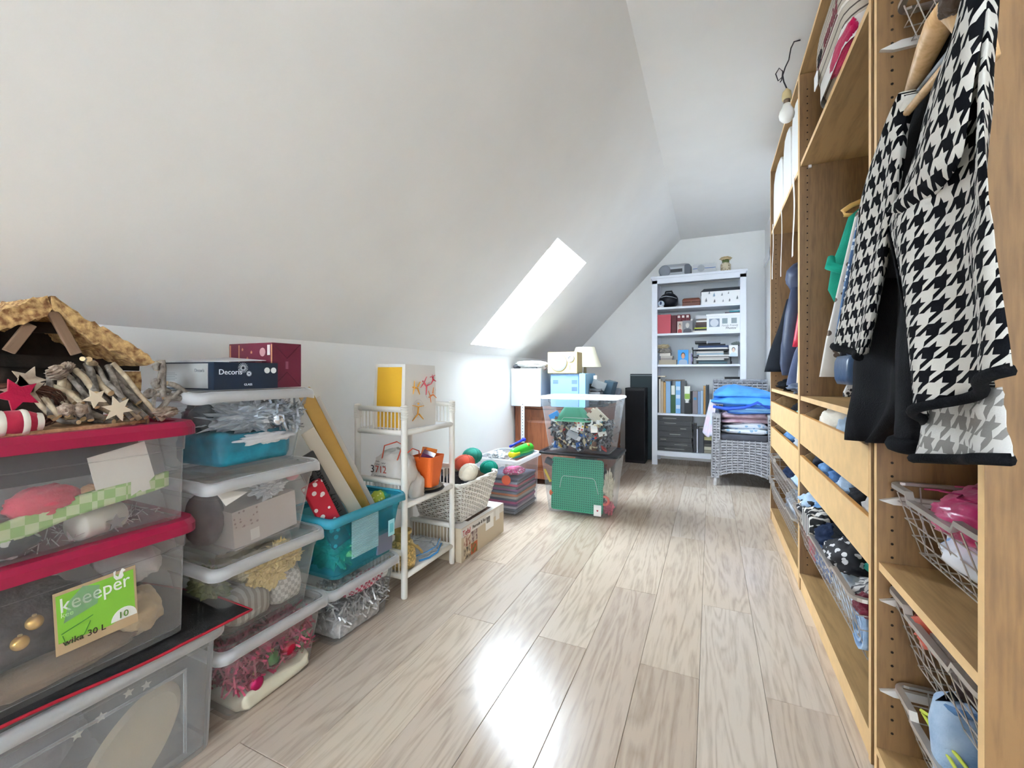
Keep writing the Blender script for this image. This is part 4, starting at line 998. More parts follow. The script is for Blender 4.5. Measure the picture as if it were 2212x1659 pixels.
def bside(sx, sy, axis):
    def fn(u, v):
        w = bw / 2 + (tw - bw) / 2 * v; l = bl / 2 + (tl - bl) / 2 * v
        z = .004 + v * bh
        if axis == 'x': p = Vector((sx * w, (u * 2 - 1) * l, z)); n = Vector((sx, 0, -.2)).normalized()
        else: p = Vector(((u * 2 - 1) * w, sy * l, z)); n = Vector((0, sy, -.25)).normalized()
        return p, n
    return fn
for ax, s_ in (('x', 1), ('x', -1), ('y', 1), ('y', -1)):
    part('woven_side', weave(bside(s_, s_, ax), 12 if ax == 'x' else 10, 17, .0045, .62), WK, wb, kind='stuff')
part('base', M().box(-bw / 2, bw / 2, -bl / 2, bl / 2, 0, .006), WK, wb)
part('gap_shade', M().rings([[(x, y, z) for x, y, _ in rrect(w - .018, l - .018, .01, 3)] for w, l, z in ((bw, bl, .008), (tw, tl, bh))], True, False), DKW, wb)  # sheet added inside the weave; its brown stands in for shade in the gaps
m = M()
for ph in (0, pi): m.tube([(x + .006 * sin(i * 1.3 + ph), y + .006 * sin(i * 1.3 + ph), bh + .008 + .005 * cos(i * 1.3 + ph)) for i, (x, y, _) in enumerate(sum([[tuple(Vector(a).lerp(Vector(b), q / 8)) for q in range(8)] for a, b in zip(rrect(tw + .008, tl + .008, .04, 2), rrect(tw + .008, tl + .008, .04, 2)[1:] + rrect(tw + .008, tl + .008, .04, 2)[:1])], []))], .007, 6, True)
part('braided_rim', m, WK, wb, smooth=True)
def yarn(label, c, r, h, rot=(0, 0, 0)):
    t = thing('yarn_ball', label, 'yarn', c, 0, 'yarn balls in the wicker basket', rot)
    part('core', M().ball((0, 0, 0), r, 22, 14), cloth(h), t, smooth=True)
    m = M(); rx, ry, rz = r
    for k in range(26):
        a = pi * k / 26; pts = []
        for q in range(20):
            b = 2 * pi * q / 20
            d = Vector((cos(b) * cos(a * .5 - .4), cos(b) * sin(a * .5 - .4) + .25 * sin(b) * cos(a), sin(b))).normalized()
            pts.append((d.x * rx * 1.015, d.y * ry * 1.015, d.z * rz * 1.015))
        m.tube(pts, .0022, 4, True)
    part('strands', m, cloth(h), t, kind='stuff', smooth=True)
yarn('coral red yarn ball resting on the cream one in the wicker basket', tuple(at(1003, 1000, 0, -1.30)), (.055, .075, .045), '#dd5c46')
yarn('cream yarn ball at the front of the wicker basket', tuple(at(1012, 1020, 0, -1.235)), (.05, .075, .042), '#e4dccb', (.25, 0, .2))
yarn('teal green yarn ball at the right of the wicker basket', tuple(at(1056, 1011, 0, -1.27)), (.055, .06, .045), '#1f8f7c')
yarn('pale teal yarn ball at the back of the wicker basket', tuple(at(1020, 985, 0, -1.40)), (.06, .07, .05), '#3f9a8a')
lump('black_pouch', 'black nylon pouch at the near end of the wicker basket', 'pouch', (-1.29, 2.10, .385), (.085, .06, .05), mat('black_nylon', '#20222a', .45, bump=.3, bs=40), 131, .25, 2.4)
lump('navy_bag', 'dark navy bag behind the trolley side at the back of the basket', 'bag', (-1.44, 2.05, .40), (.06, .06, .06), mat('dark_nylon', '#2b2c38', .4, bump=.3, bs=40), 132, .3, 2.4)
lump('basket_filling', 'grey cloth filling low in the wicker basket', 'cloth', (-1.37, 2.19, .27), (.125, .145, .06), cloth('#9a9490'), 133, .1, 2)
# ------------------------------------------------------------------ open clear bin of folders
kb = bin_('open clear bin of folders behind the wicker basket', -1.195, 2.95, 0, .46, .36, .395, CLEAR, RIMP, None, taper=.02, r=.03)
FH = ['#8d8f98', '#6b6f7c', '#b2a9b6', '#7a5f86', '#b05a86', '#5c6478', '#a8a4a0', '#c27a5a', '#6f7888', '#9b6c92', '#777a80', '#c0556c', '#8890a0', '#55596a']
FN = ['grey', 'slate', 'pale lilac', 'purple', 'pink', 'blue grey', 'light grey', 'tan orange', 'steel grey', 'mauve', 'mid grey', 'red', 'pale blue', 'dark slate']
for k, h in enumerate(FH):
    o = solo('folder', M().rings([[(x, y, z) for x, y, _ in rrect(.29, .355, .01, 2)] for z in (0, .0155)]), C(h, .35), FN[k] + ' folder lying in the stack in the open clear bin', 'folder', 'folders in the open clear bin', loc=(-1.375 + random.uniform(-.006, .006), 2.95 + random.uniform(-.006, .006), .012 + k * .0172), rot=(0, 0, random.uniform(-.03, .03)))
lump('pink_packet', 'pink printed packet at the top of the folders in the clear bin', 'packet', (-1.31, 2.90, .285), (.07, .09, .025), spots('pinkprint', '#d85a8a', '#e9d7dc', 50, .3), 141, .2, 3)
solo('coral_disc', M().lathe([(.008, 0), (.034, .002), (.034, .01), (.008, .012)], 24, axis='y'), C('#e0684c', .4), 'round coral disc hanging inside the near side of the clear bin', 'disc', loc=(-1.30, 2.742, .25)); 
wg = thing('water_pistol', 'green and yellow toy water pistol on top of the clear bin', 'toy', tuple(at(1128, 972, 0, -1.27)), 0, None, (0, 0, -.15))
GR_ = C('#3fc23a', .3); YL = C('#e3d82c', .3)
part('barrel', M().rings([[(s * .024 * cos(a * pi / 6), y, s * .03 * sin(a * pi / 6) * q) for a in range(12)] for y, s, q in ((-.15, .5, 1), (-.13, .9, 1), (-.05, 1.1, 1.1), (.05, 1.25, 1.2), (.12, 1.1, 1.1), (.15, .6, 1))]), GR_, wg, smooth=True)
part('tank', M().rings([[(s * .028 * cos(a * pi / 6), y, -.012 + s * .022 * sin(a * pi / 6)) for a in range(12)] for y, s in ((-.16, .4), (-.15, 1), (-.07, 1.05), (-.065, .5))]), YL, wg, smooth=True)
part('lower_shell', M().rings([[(s * .026 * cos(a * pi / 6), y, -.03 + s * .018 * sin(a * pi / 6)) for a in range(12)] for y, s in ((-.14, .6), (-.1, 1), (.1, 1.1), (.16, .5))]), C('#2c9a86', .3), wg, smooth=True)
part('trigger_cap', M().ball((.01, .06, .03), (.018, .02, .014), 10, 7), C('#e0832c', .4), wg, smooth=True)
bh_ = thing('blue_hand_pump', 'dark blue toy pump handle lying behind the water pistol', 'toy', tuple(at(1115, 958, 0, -1.36)), 0, None, (0, 0, -.1))
part('shaft', M().tube([(0, -.09, -.01), (0, .10, .012)], .010, 10), C('#2436c8', .35), bh_, smooth=True)
part('end_knob', M().ball((0, .12, .014), (.02, .014, .016), 12, 8), C('#2436c8', .35), bh_, smooth=True)
lump('white_cutouts', 'crumpled white paper at the near top of the clear bin', 'paper', tuple(at(1075, 985, 0, -1.40)), (.06, .08, .03), C('#d9dde2', .8), 143, .45, 3, True)
solo('paper_card', M().box(-.002, .002, -.05, .05, -.03, .03), PAPER, 'plain white card standing at the near end of the clear bin', 'card', loc=(-1.30, 2.80, .37), rot=(.3, .5, 0))
# ------------------------------------------------------------------ two toy bins
lb_ = thing('toy_bin', 'lower clear toy bin with black lid standing on the floor', 'storage box', (-.855, 3.125, 0), 0, 'clear toy bins stacked')
def tote(t, h, lidm, rimz):
    s = .002
    def r_(w, d, rad, z): return rrect(w, d, rad, 6, z=z)
    part('body', M().rings([r_(.41, .26, .03, .003), r_(.44, .29, .035, 0), r_(.45, .30, .04, .015), r_(.535, .365, .04, h - .035), r_(.54, .37, .045, h - .033), r_(.545, .374, .045, h), r_(.541, .37, .043, h), r_(.53, .36, .04, h - .035), r_(.446, .296, .038, .016), r_(.43, .28, .03, .004)]), CLEAR, t)
    part('molded_arch', M().tube([(-.12, -.163 - .014, h * .45), (-.105, -.168 - .014, h * .62), (-.09, -.170 - .014, h * .66), (.12, -.170 - .014, h * .66), (.135, -.168 - .014, h * .62), (.155, -.160 - .014, h * .4)], .0016, 5), RIMP, t, smooth=True)
    l = part('lid', M().rings([r_(.548, .378, .045, h), r_(.57, .398, .05, h + .004), r_(.57, .398, .05, h + .014), r_(.56, .388, .05, h + .02), r_(.52, .345, .04, h + .02), r_(.51, .335, .04, h + .012)]), lidm, t, smooth=False)
    return l
tote(lb_, .415, C('#1b1d22', .3), 0)
part('latch', M().box(.262, .272, -.03, .03, .395, .43), C('#1b1d22', .3), lb_)
ub = thing('toy_bin', 'upper clear toy bin full of small bricks with a white lid', 'storage box', (-.852, 3.125, .437), 0, 'clear toy bins stacked')
l2 = tote(ub, .375, RIMP, 0)
for k in range(6): part('lid_cutout', M().box(-.15 + k * .055, -.12 + k * .055, -.10, .10, .388, .3905), C('#a8c0d6', .4), l2)
bp = thing('base_plate', 'green studded toy base plate inside the front of the lower toy bin', 'base plate', (-.862, 2.975, .015), 0, None, (-.09, 0, 0))
GPL = C('#43a07e', .35)
me = M().rings([[(x, -.0016, z + .19) for x, z, _ in rrect(.375, .37, .02, 4)], [(x, .0016, z + .19) for x, z, _ in rrect(.375, .37, .02, 4)]])
part('plate', me, GPL, bp)
m = M()
for i in range(24):
    for j in range(23): m.lathe([(.0046, -.0016), (.0046, -.0046), (.0035, -.0048)], 6, (-.178 + i * .0155, 0, .018 + j * .0155), 'y', cap=True)
part('studs', m, C('#27705a', .35), bp, kind='stuff')
part('stud_tube_back', M().box(-.1, .1, .0017, .003, .1, .25), GPL, bp)
pc = thing('playing_card', 'white card with a red heart inside the front of the lower toy bin', 'card', (-.71, 2.966, .012), 0, None, (-.09, 0, 0))
part('card', M().box(-.026, .026, -.001, .0, 0, .075), C('#f1efec', .5), pc)
part('heart_print', M().rings([[(x * .007, y, .036 + z * .007) for x, z in ((0, -1), (.9, .1), (.9, .7), (.5, 1), (0, .6), (-.5, 1), (-.9, .7), (-.9, .1))] for y in (-.0015, -.001)]), C('#b8324a', .5), pc)
lump('beige_pieces', 'cream plastic toy frame at the right end of the lower toy bin', 'toy', (-.655, 3.06, .20), (.03, .06, .09), C('#d9d2bf', .4), 151, .4, 2.5, True)
lump('grey_pieces', 'grey plastic toy block heap behind the base plate', 'toy', (-.84, 3.13, .20), (.17, .10, .17), C('#70757a', .5), 152, .3, 3, True, flat=.99)
solo('coral_ring', M().tube([(.028 * cos(k * pi / 8), 0, .028 * sin(k * pi / 8)) for k in range(16)], .009, 8, True), C('#e2786c', .4), 'coral plastic ring at the right end of the lower toy bin', 'ring', loc=(-.668, 3.0, .115), smooth=True)
lump('pink_piece', 'rose pink toy piece at the bottom right of the lower toy bin', 'toy', (-.65, 3.05, .06), (.03, .05, .045), C('#c26a78', .5), 153, .3, 2.5, True)
solo('yellow_stick', M().box(-.008, .008, -.004, .004, -.05, .05), C('#e0bd4c', .4), 'yellow toy rail leaning at the left end of the lower toy bin', 'toy', loc=(-1.085, 3.0, .25), rot=(0, -.5, 0))
solo('orange_piece', M().ball((0, 0, 0), (.02, .016, .022), 8, 6), C('#d9663c', .5), 'orange toy piece low at the left end of the lower toy bin', 'toy', loc=(-1.05, 2.995, .13))
solo('dark_brick_slab', M().box(-.03, .03, -.02, .02, -.02, .02), C('#4c4b50', .5), 'dark grey toy slab at the top left of the lower toy bin', 'toy', loc=(-1.075, 3.02, .35), rot=(0, .4, 0))
# bricks in the upper bin
BK = [('dark', '#2e3138'), ('grey', '#8f9499'), ('white', '#e6e6e2'), ('red', '#b5342e'), ('blue', '#2c62ae'), ('cream', '#d9cba6'), ('teal', '#3a93a0'), ('brown', '#6b4a36'), ('yellow', '#d9b23a')]
WB = [9, 7, 6, 4, 3, 4, 2, 3, 1]
brick_me = {}
rnd = random.Random(11)
def brick_mesh(nx, ny, h):
    key = (nx, ny, h)
    if key not in brick_me:
        m = M().box(-nx * .008, nx * .008, -ny * .008, ny * .008, -h / 2, h / 2)
        for i in range(nx):
            for j in range(ny): m.lathe([(.0048, h / 2), (.0048, h / 2 + .0035)], 6, ((i - (nx - 1) / 2) * .016, (j - (ny - 1) / 2) * .016, 0))
        brick_me[key] = m.mesh('toy_brick')
    return brick_me[key]
zb0 = ub.location.z + .02
for k in range(150):
    nm, h = rnd.choices(BK, WB)[0]
    z = rnd.uniform(.012, .205)
    w = .205 + .04 * z / .37 - .015; d = .148 + .04 * z / .37 - .016
    front = k < 120
    x = rnd.uniform(-w, w); y = -d + rnd.uniform(0, .014) if front else rnd.uniform(-d, d)
    if not front: z = rnd.uniform(.195, .22)
    o = bpy.data.objects.new('toy_brick', brick_mesh(rnd.choice((1, 2, 2, 3, 4)), rnd.choice((1, 1, 2)), rnd.choice((.0064, .0096, .0096))))
    COL.objects.link(o); o.location = (ub.location.x + x, ub.location.y + y, zb0 + z); o.rotation_euler = [rnd.uniform(0, 6.28) for _ in range(3)]
    if not o.data.materials: o.data.materials.append(None)
    o.material_slots[0].link = 'OBJECT'; o.material_slots[0].material = C(h, .3)
    tag(o, 'small %s toy brick loose in the upper toy bin' % nm, 'toy brick', 'loose %s toy bricks' % nm)
m = M()
for k in range(1500):
    z = rnd.uniform(.004, .195); w = .19 + .03 * z / .37; d = .132 + .03 * z / .37
    a, b, c = rnd.uniform(.006, .014), rnd.uniform(.005, .009), rnd.uniform(.004, .007)
    mm = Matrix.Translation((ub.location.x + rnd.uniform(-w, w), ub.location.y + rnd.uniform(-d, d), zb0 + z)) @ Euler([rnd.uniform(0, 6.28) for _ in range(3)]).to_matrix().to_4x4()
    m.box(-a, a, -b, b, -c, c, mm)
solo('brick_filling', m, mat('mixed_bricks', '#8c8f96', .35, h2='#33363c', vs=70), 'dense mass of tiny mixed toy bricks filling the upper toy bin', 'toy bricks', None, 'stuff')
def ubt(x, y, z): return (ub.location.x + x, ub.location.y + y, ub.location.z + z)
dm = thing('green_dome', 'green toy roof plate piece on top of the bricks in the upper bin', 'toy', ubt(-.04, -.11, .255))
part('dome', M().rings([rrect(.24, .13, .05, 4, z=-.03), rrect(.22, .12, .05, 4, z=0), rrect(.14, .07, .035, 4, z=.06)]), C('#3d8f70', .4), dm)
part('brim', M().rings([rrect(.27, .15, .05, 4, z=-.036), rrect(.27, .15, .05, 4, z=-.028)]), C('#6fb79a', .4), dm)
cw = thing('castle_wall', 'beige toy castle wall piece tilted in the upper toy bin', 'toy', ubt(.135, -.12, .25), 0, None, (0, .75, 0))
CWM = C('#cfc5ae', .4)
part('wall', M().box(-.055, .06, -.01, .02, -.04, .045).box(-.07, -.05, -.012, .022, -.04, -.02).box(-.07, -.05, -.012, .022, .005, .025), CWM, cw)
for x in (.0, .028): part('window_opening', M().box(x, x + .018, -.0108, -.0098, .018, .034), C('#5e594e', .6), cw)
part('ledge', M().box(-.02, .05, -.016, -.01, -.015, -.005), CWM, cw)
bc = solo('blue_crate', M().box(-.035, .035, -.02, .02, -.02, .02), C('#2f8fd6', .35), 'bright blue toy crate at the upper left of the upper bin', 'toy', loc=ubt(-.18, -.13, .255), rot=(.1, -.5, 0), bevel=.003)
solo('white_tile', M().box(-.024, .024, -.002, .002, -.026, .026), C('#ece9e2', .3), 'square white toy tile at the right front of the upper bin', 'toy', loc=ubt(.12, -.162, .175), rot=(-.2, -.08, 0))
solo('grey_plate', M().box(-.04, .04, -.0025, .0025, -.022, .022), C('#8d9298', .35), 'large grey toy plate across the middle of the upper bin front', 'toy', loc=ubt(-.035, -.160, .125), rot=(-.2, .45, 0))
cp = thing('colour_tile', 'white toy tile with red, green and yellow squares in the upper bin', 'toy', ubt(.025, -.164, .19), 0, None, (-.2, .1, 0))
part('tile', M().box(-.026, .026, -.002, .002, -.032, .032), C('#e2dfda', .3), cp)
for (x, z), h in zip(((-.016, .02), (.016, .018), (.016, -.002), (-.005, -.02), (.014, -.024), (-.004, .0)), ('#b8413c', '#3c8a4c', '#d9b23a', '#7a4a4a', '#b8413c', '#b9bcc2')): part('square', M().box(x - .006, x + .006, -.0032, -.002, z - .006, z + .006), C(h, .35), cp)
gw = solo('gear_ring', M().tube([(.02 * cos(k * pi / 7), 0, .02 * sin(k * pi / 7)) for k in range(14)], .004, 6, True).box(-.02, .02, -.002, .002, -.002, .002).box(-.002, .002, -.002, .002, -.02, .02), C('#7c8086', .35), 'grey toy gear wheel at the front of the upper toy bin', 'toy', loc=ubt(.085, -.155, .12), rot=(-.2, 0, 0), smooth=True)
# ------------------------------------------------------------------ brown cabinet in the far left corner
CW = wood('cherry_wood', '#8f5536', '#6e3c24', 1.3, .4, 'z', False, .06, 7, None, .7)
cb = thing('chest', 'brown wooden chest under the white organiser in the far left corner', 'chest', (-1.63, 3.64, 0))
part('carcass', M().box(.02, .72, .02, 1.2, .05, .68), CW, cb)
part('top', M().box(0, .745, -.01, 1.22, .68, .70), CW, cb, bevel=.003)
for x in (.0, .66): part('stile', M().box(x, x + .06, 0, .02, .0, .68), CW, cb)
for z in (.05, .60, ): part('rail', M().box(.06, .66, 0, .02, z, z + .07), CW, cb)
part('raised_panel', M().rings([[(.10, .018, .15), (.62, .018, .15), (.62, .018, .57), (.10, .018, .57)], [(.12, .008, .17), (.60, .008, .17), (.60, .008, .55), (.12, .008, .55)]]), CW, cb)
for k in range(4):
    d = part('drawer', M().box(.72, .736, .06, 1.15, .08 + k * .15, .21 + k * .15), CW, cb, bevel=.003)
    for y in (.35, .86): part('knob', M().lathe([(.008, 0), (.007, .012), (.015, .02), (.012, .03)], 12, (.736, y, .145 + k * .15), 'x'), CW, d, smooth=True)
og = thing('fabric_organiser', 'white fabric organiser box at the left end of the brown chest', 'organiser', (-1.635, 3.56, .702))
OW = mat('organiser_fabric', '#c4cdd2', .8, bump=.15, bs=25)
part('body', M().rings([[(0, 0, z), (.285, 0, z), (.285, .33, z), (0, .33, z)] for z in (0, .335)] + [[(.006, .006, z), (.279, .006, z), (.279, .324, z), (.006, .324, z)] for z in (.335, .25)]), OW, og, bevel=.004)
part('seam', M().box(.02, .27, -.0012, 0, .262, .266), C('#a9b2b8', .8), og); part('hem', M().box(.0, .285, -.002, 0, .31, .333), C('#d3d8da', .8), og)
part('metal_foot', M().box(.01, .03, -.001, .02, -.002, .004), GREYM, og)
lump('white_cloth', 'folded white cloth slumped over the white organiser', 'cloth', (-1.46, 3.62, 1.075), (.14, .07, .03), cloth('#dedbd6'), 201, .2, 2.4)
lump('dark_sleeve', 'dark grey sleeve end at the left top of the white organiser', 'cloth', (-1.595, 3.60, 1.055), (.028, .05, .022), C('#4a4a50', .8), 202, .15, 2)
lump('red_black_cloth', 'red black and white patterned cloth between the organiser and the radio', 'cloth', (-1.37, 3.66, 1.06), (.055, .06, .035), spots('rbw', '#e2dedc', '#6a2a34', 45, .4), 203, .25, 2.4)
tp = solo('white_strap', M().box(-.017, .017, -.001, .001, -.36, 0), C('#cfd3d2', .6), 'white strap with dark marks hanging down the front of the chest', 'strap', loc=(-1.52, 3.555, .74))
for k in range(13): part('mark', M().box(-.004, .004, -.0015, -.001, -.35 + k * .027, -.343 + k * .027), C('#55555a', .6), tp)
pcx = thing('blue_appliance', 'light blue boxy appliance with vents under the cream radio', 'appliance', (-1.28, 3.62, .702))
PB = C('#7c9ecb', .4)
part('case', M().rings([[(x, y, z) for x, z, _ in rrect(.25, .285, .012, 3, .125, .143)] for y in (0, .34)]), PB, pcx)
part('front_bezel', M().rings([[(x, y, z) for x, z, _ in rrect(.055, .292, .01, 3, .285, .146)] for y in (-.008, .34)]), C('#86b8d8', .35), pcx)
for x, z in ((.02, .20), (.19, .20), (.19, .14)):
    v = part('vent_panel', M().box(x, x + .05, -.001, .0, z, z + .035), C('#64809f', .5), pcx)
    for k in range(4): part('vent_slot', M().box(x + .004, x + .046, -.0018, -.001, z + .004 + k * .008, z + .008 + k * .008), C('#5e7288', .6), v)
part('cable_loop', M().tube([(-.01, .05, .09), (-.03, .04, .085), (-.035, .04, .04), (-.01, .06, .02)], .006, 6), C('#3a3f44', .5), pcx, smooth=True)
rd = thing('radio', 'cream wooden table radio with round speaker on the blue appliance', 'radio', (-1.30, 3.60, .994))
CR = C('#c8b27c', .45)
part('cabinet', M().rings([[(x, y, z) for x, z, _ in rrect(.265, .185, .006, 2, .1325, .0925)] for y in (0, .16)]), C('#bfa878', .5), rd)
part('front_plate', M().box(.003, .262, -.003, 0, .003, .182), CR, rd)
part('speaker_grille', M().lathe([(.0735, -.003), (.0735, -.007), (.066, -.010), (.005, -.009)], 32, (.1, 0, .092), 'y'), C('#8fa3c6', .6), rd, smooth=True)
part('speaker_ring', M().tube([(.1 + .074 * cos(k * pi / 16), -.006, .092 + .074 * sin(k * pi / 16)) for k in range(32)], .003, 6, True), C('#8f7f58', .5), rd, smooth=True)
dl = part('tuning_dial', M().lathe([(.034, -.003), (.034, -.010), (.03, -.012), (.004, -.012)], 28, (.205, 0, .13), 'y'), C('#b9bcbc', .4), rd, smooth=True)
part('dial_pointer', M().tube([(.205 + .013 * cos(a), -.0125, .13 + .013 * sin(a)) for a in (1.2, 1.8, 2.4, 3, 3.6)], .0035, 5), C('#4c5a6a', .5), dl)
part('name_mark', M().box(.198, .206, -.0036, -.003, .03, .07), C('#8a7c5c', .5), rd)
lp = thing('lamp_shade', 'cream tapered lampshade behind the radio', 'lampshade', (-1.09, 4.06, .702))
part('shade', M().lathe([(.155, .35), (.09, .54), (.086, .54), (.15, .352)], 28, cap=False), C('#e2ddc8', .8), lp, smooth=True)
part('stem', M().lathe([(.06, 0), (.05, .02), (.015, .05), (.02, .2), (.012, .36)], 16), C('#b9ad92', .5), lp, smooth=True)
# clutter on the chest right of the appliance
def carton(name, label, cat, x0, x1, y0, y1, z0, z1, m_, rot=(0, 0, 0), bev=.002, group=None):
    c = ((x0 + x1) / 2, (y0 + y1) / 2, z0)
    return solo(name, M().box(x0 - c[0], x1 - c[0], y0 - c[1], y1 - c[1], 0, z1 - z0), m_, label, cat, group, loc=c, rot=rot, bevel=bev)
t = thing('media_rack', 'dark rack of clear cases beside the blue appliance', 'rack', (-1.0, 3.75, .702))
CASE = plastic('clear_case', '#c9cdd0', .35, .15)
part('frame', M().box(.03, .16, 0, .2, 0, .012).box(.03, .04, 0, .2, .012, .2).box(.10, .12, .05, .2, .012, .16), BLACK, t)
for k in range(5): part('case', M().box(.035, .10 + .01 * k, -.02, .15, .02 + k * .03, .04 + k * .03), C(['#4a4d52', '#787c80', '#3a3c40', '#8d9094', '#55585c'][k], .3), t)
carton('clear_tray', 'tilted clear plastic tray lying on top of the dark rack', 'tray', -.97, -.85, 3.74, 3.90, .86, .93, CASE, (0, .35, .2))
carton('smoked_case', 'smoked clear case with blue film leaning right of the dark rack', 'case', -.90, -.82, 3.85, 4.05, .75, .93, plastic('smoked', '#5a7486', .55, .2), (0, .25, 0))
carton('white_pack', 'small white pack standing on top of the clear tray', 'pack', -.945, -.915, 3.80, 3.83, .94, .975, PAPER)
for k, (h, nm) in enumerate((('#8c8f8e', 'grey'), ('#c9cbc6', 'pale'), ('#6a6f72', 'dark'))): carton('leaning_case', nm + ' flat case leaning to the left behind the red toy car', 'case', -.93 + .028 * k, -.912 + .028 * k, 4.2, 4.42, .703, .90, C(h, .4), (0, -.18, 0), group='flat cases leaning on the chest')
cr = thing('toy_car', 'red and grey toy car at the right end of the chest top', 'toy car', (-.93, 3.90, .7025))
cr.location = (-.905, 4.62, .7025)
part('body', M().rings([[(x * q, y, z) for x, z, _ in rrect(.13, .05, .018, 3, 0, .04)] for y, q in ((-.09, .8), (-.07, 1), (.07, 1), (.09, .8))]), C('#b0202c', .3), cr)
part('engine_block', M().rings([[(x * q, y, z) for x, z, _ in rrect(.11, .07, .02, 3, 0, .10)] for y, q in ((-.07, .9), (-.05, 1), (.03, .9))]), C('#8d98a8', .35), cr)
for x in (-.06, .06): part('white_stripe', M().box(x - .008, x + .008, -.0915, -.088, .02, .06), C('#ece8e4', .4), cr)
for x in (-.055, .055):
    for y in (-.06, .06): part('wheel', M().lathe([(.02, -.01), (.022, 0), (.02, .01)], 14, (x, y, .022), 'x'), BLACK, cr)
# dark cases between the chest and the bookshelf
dk = thing('speaker_box', 'tall black box on the floor between chest and bookshelf', 'box', (-.765, 5.06, 0))
part('cabinet', M().rings([rrect(.215, .22, .008, 3, z=0), rrect(.215, .22, .008, 3, z=.83)]), mat('black_vinyl', '#16171d', .5), dk)
part('front_grille', M().box(-.098, .098, -.1135, -.11, .03, .80), mat('grille_cloth', '#101116', .8), dk)
kc = thing('keyboard_case', 'taller dark teal flat case against the far wall behind the black box', 'case', (-.72, 5.25, 0))
part('case', M().rings([rrect(.28, .10, .02, 3, z=0), rrect(.28, .10, .02, 3, z=.985)]), C('#2f3d42', .6), kc)
part('edge_trim', M().box(-.14, .14, -.052, -.048, .965, .972), C('#a7b0b2', .4), kc)

# ------------------------------------------------------------------ white bookshelf
BX0, BX1, BY, BD = -.585, .325, 4.96, .365
bs = thing('bookshelf', 'tall white wooden bookshelf against the far wall', 'bookshelf', (BX0, BY, 0))
BW_ = BX1 - BX0; WL = mat('white_shelf_paint', '#e9edf6', .35)
for x in (0, BW_ - .055): part('post', M().box(x, x + .055, 0, .045, 0, 2.0).box(x, x + .055, BD - .045, BD, 0, 2.0), WL, bs)
for x in (.008, BW_ - .026): part('side_panel', M().box(x, x + .018, .045, BD - .045, .10, 2.0), WL, bs)
part('top', M().box(-.012, BW_ + .012, -.015, BD + .005, 2.02, 2.045), WL, bs, bevel=.003)
part('head_rail', M().box(.0, BW_, .0, .022, 1.965, 2.02), WL, bs)
part('back', M().box(.03, BW_ - .03, BD - .014, BD - .006, .12, 2.0), mat('shelf_back', '#d9dde0', .6), bs)
SHZ = (1.71, 1.425, 1.088, .560)
for z in SHZ: part('shelf', M().box(.026, BW_ - .026, .02, BD - .015, z - .022, z), WL, bs)
part('bottom_shelf', M().box(.026, BW_ - .026, .005, BD - .015, .128, .152), WL, bs); part('foot_rail', M().box(.055, BW_ - .055, .005, .025, .10, .128), WL, bs)
IX0, IX1 = BX0 + .058, BX1 - .058
def bpx(u): return at(u, 700, 1, BY + .06).x
# things on top
bm_ = thing('boombox', 'silver portable stereo at the left on top of the bookshelf', 'stereo', (bpx(1458), BY + .14, 2.046))
SV = mat('silver_plastic', '#a9adb4', .35, .35); DG = C('#3a3d44', .4)
part('body', M().rings([[(x * q, y * q, z) for x, y, _ in rrect(.33, .17, .06, 5)] for z, q in ((0, .92), (.02, 1), (.10, 1), (.13, .86))]), SV, bm_, smooth=False)
for x in (-.105,): part('speaker', M().lathe([(.06, -.07), (.062, -.088), (.052, -.094), (.03, -.088), (.004, -.090)], 24, (x, 0, .062), 'y'), C('#868b94', .35), bm_, smooth=True)
part('deck', M().box(-.045, .075, -.09, -.08, .04, .075), DG, bm_)
part('speaker', M().rings([[(x, y, z) for x, z, _ in rrect(.06, .11, .02, 4, .125, .06)] for y in (-.092, -.08)]), C('#5b606a', .4), bm_)
part('display', M().box(-.02, .05, -.03, .02, .13, .137), C('#6a7a7c', .3), bm_)
for x in (-.045, .07): part('dial', M().lathe([(.015, 0), (.014, .012)], 14, (x, -.01, .13)), C('#70757c', .4), bm_)
part('handle', M().tube([(-.11, .03, .115), (-.09, .03, .145), (.09, .03, .145), (.11, .03, .115)], .007, 8), SV, bm_, smooth=True)
sp = thing('silver_speaker', 'flat silver player with blue stripe right of the stereo on the bookshelf', 'speaker', (bpx(1521), BY + .13, 2.046))
part('case', M().rings([[(x, y, z) for x, z, _ in rrect(.225, .10, .012, 3, 0, .05)] for y in (-.09, .09)]), C('#c3c6ca', .4), sp)
part('blue_stripe', M().box(-.11, .11, -.0915, -.09, .05, .056), C('#3f66a8', .4), sp); part('round_plate', M().lathe([(.036, 0), (.036, -.002)], 24, (-.03, -.09, .055), 'y'), C('#a7abb2', .4), sp)
jr = thing('shell_jar', 'glass jar of shells at the right on top of the bookshelf', 'jar', (bpx(1568), BY + .12, 2.046))
part('jar', M().lathe([(.045, 0), (.048, .01), (.048, .085), (.03, .105), (.03, .125)], 18), spots('shell_fill', '#d9cdb2', '#6a5a44', 60, .3), jr, smooth=True)
part('neck_band', M().lathe([(.032, .105), (.034, .12), (.032, .135)], 18), C('#5c6a3c', .7), jr, smooth=True)
part('shell_cap', blob((0, 0, .15), (.055, .04, .02), 211, .4, 3), C('#c9b690', .7), jr)
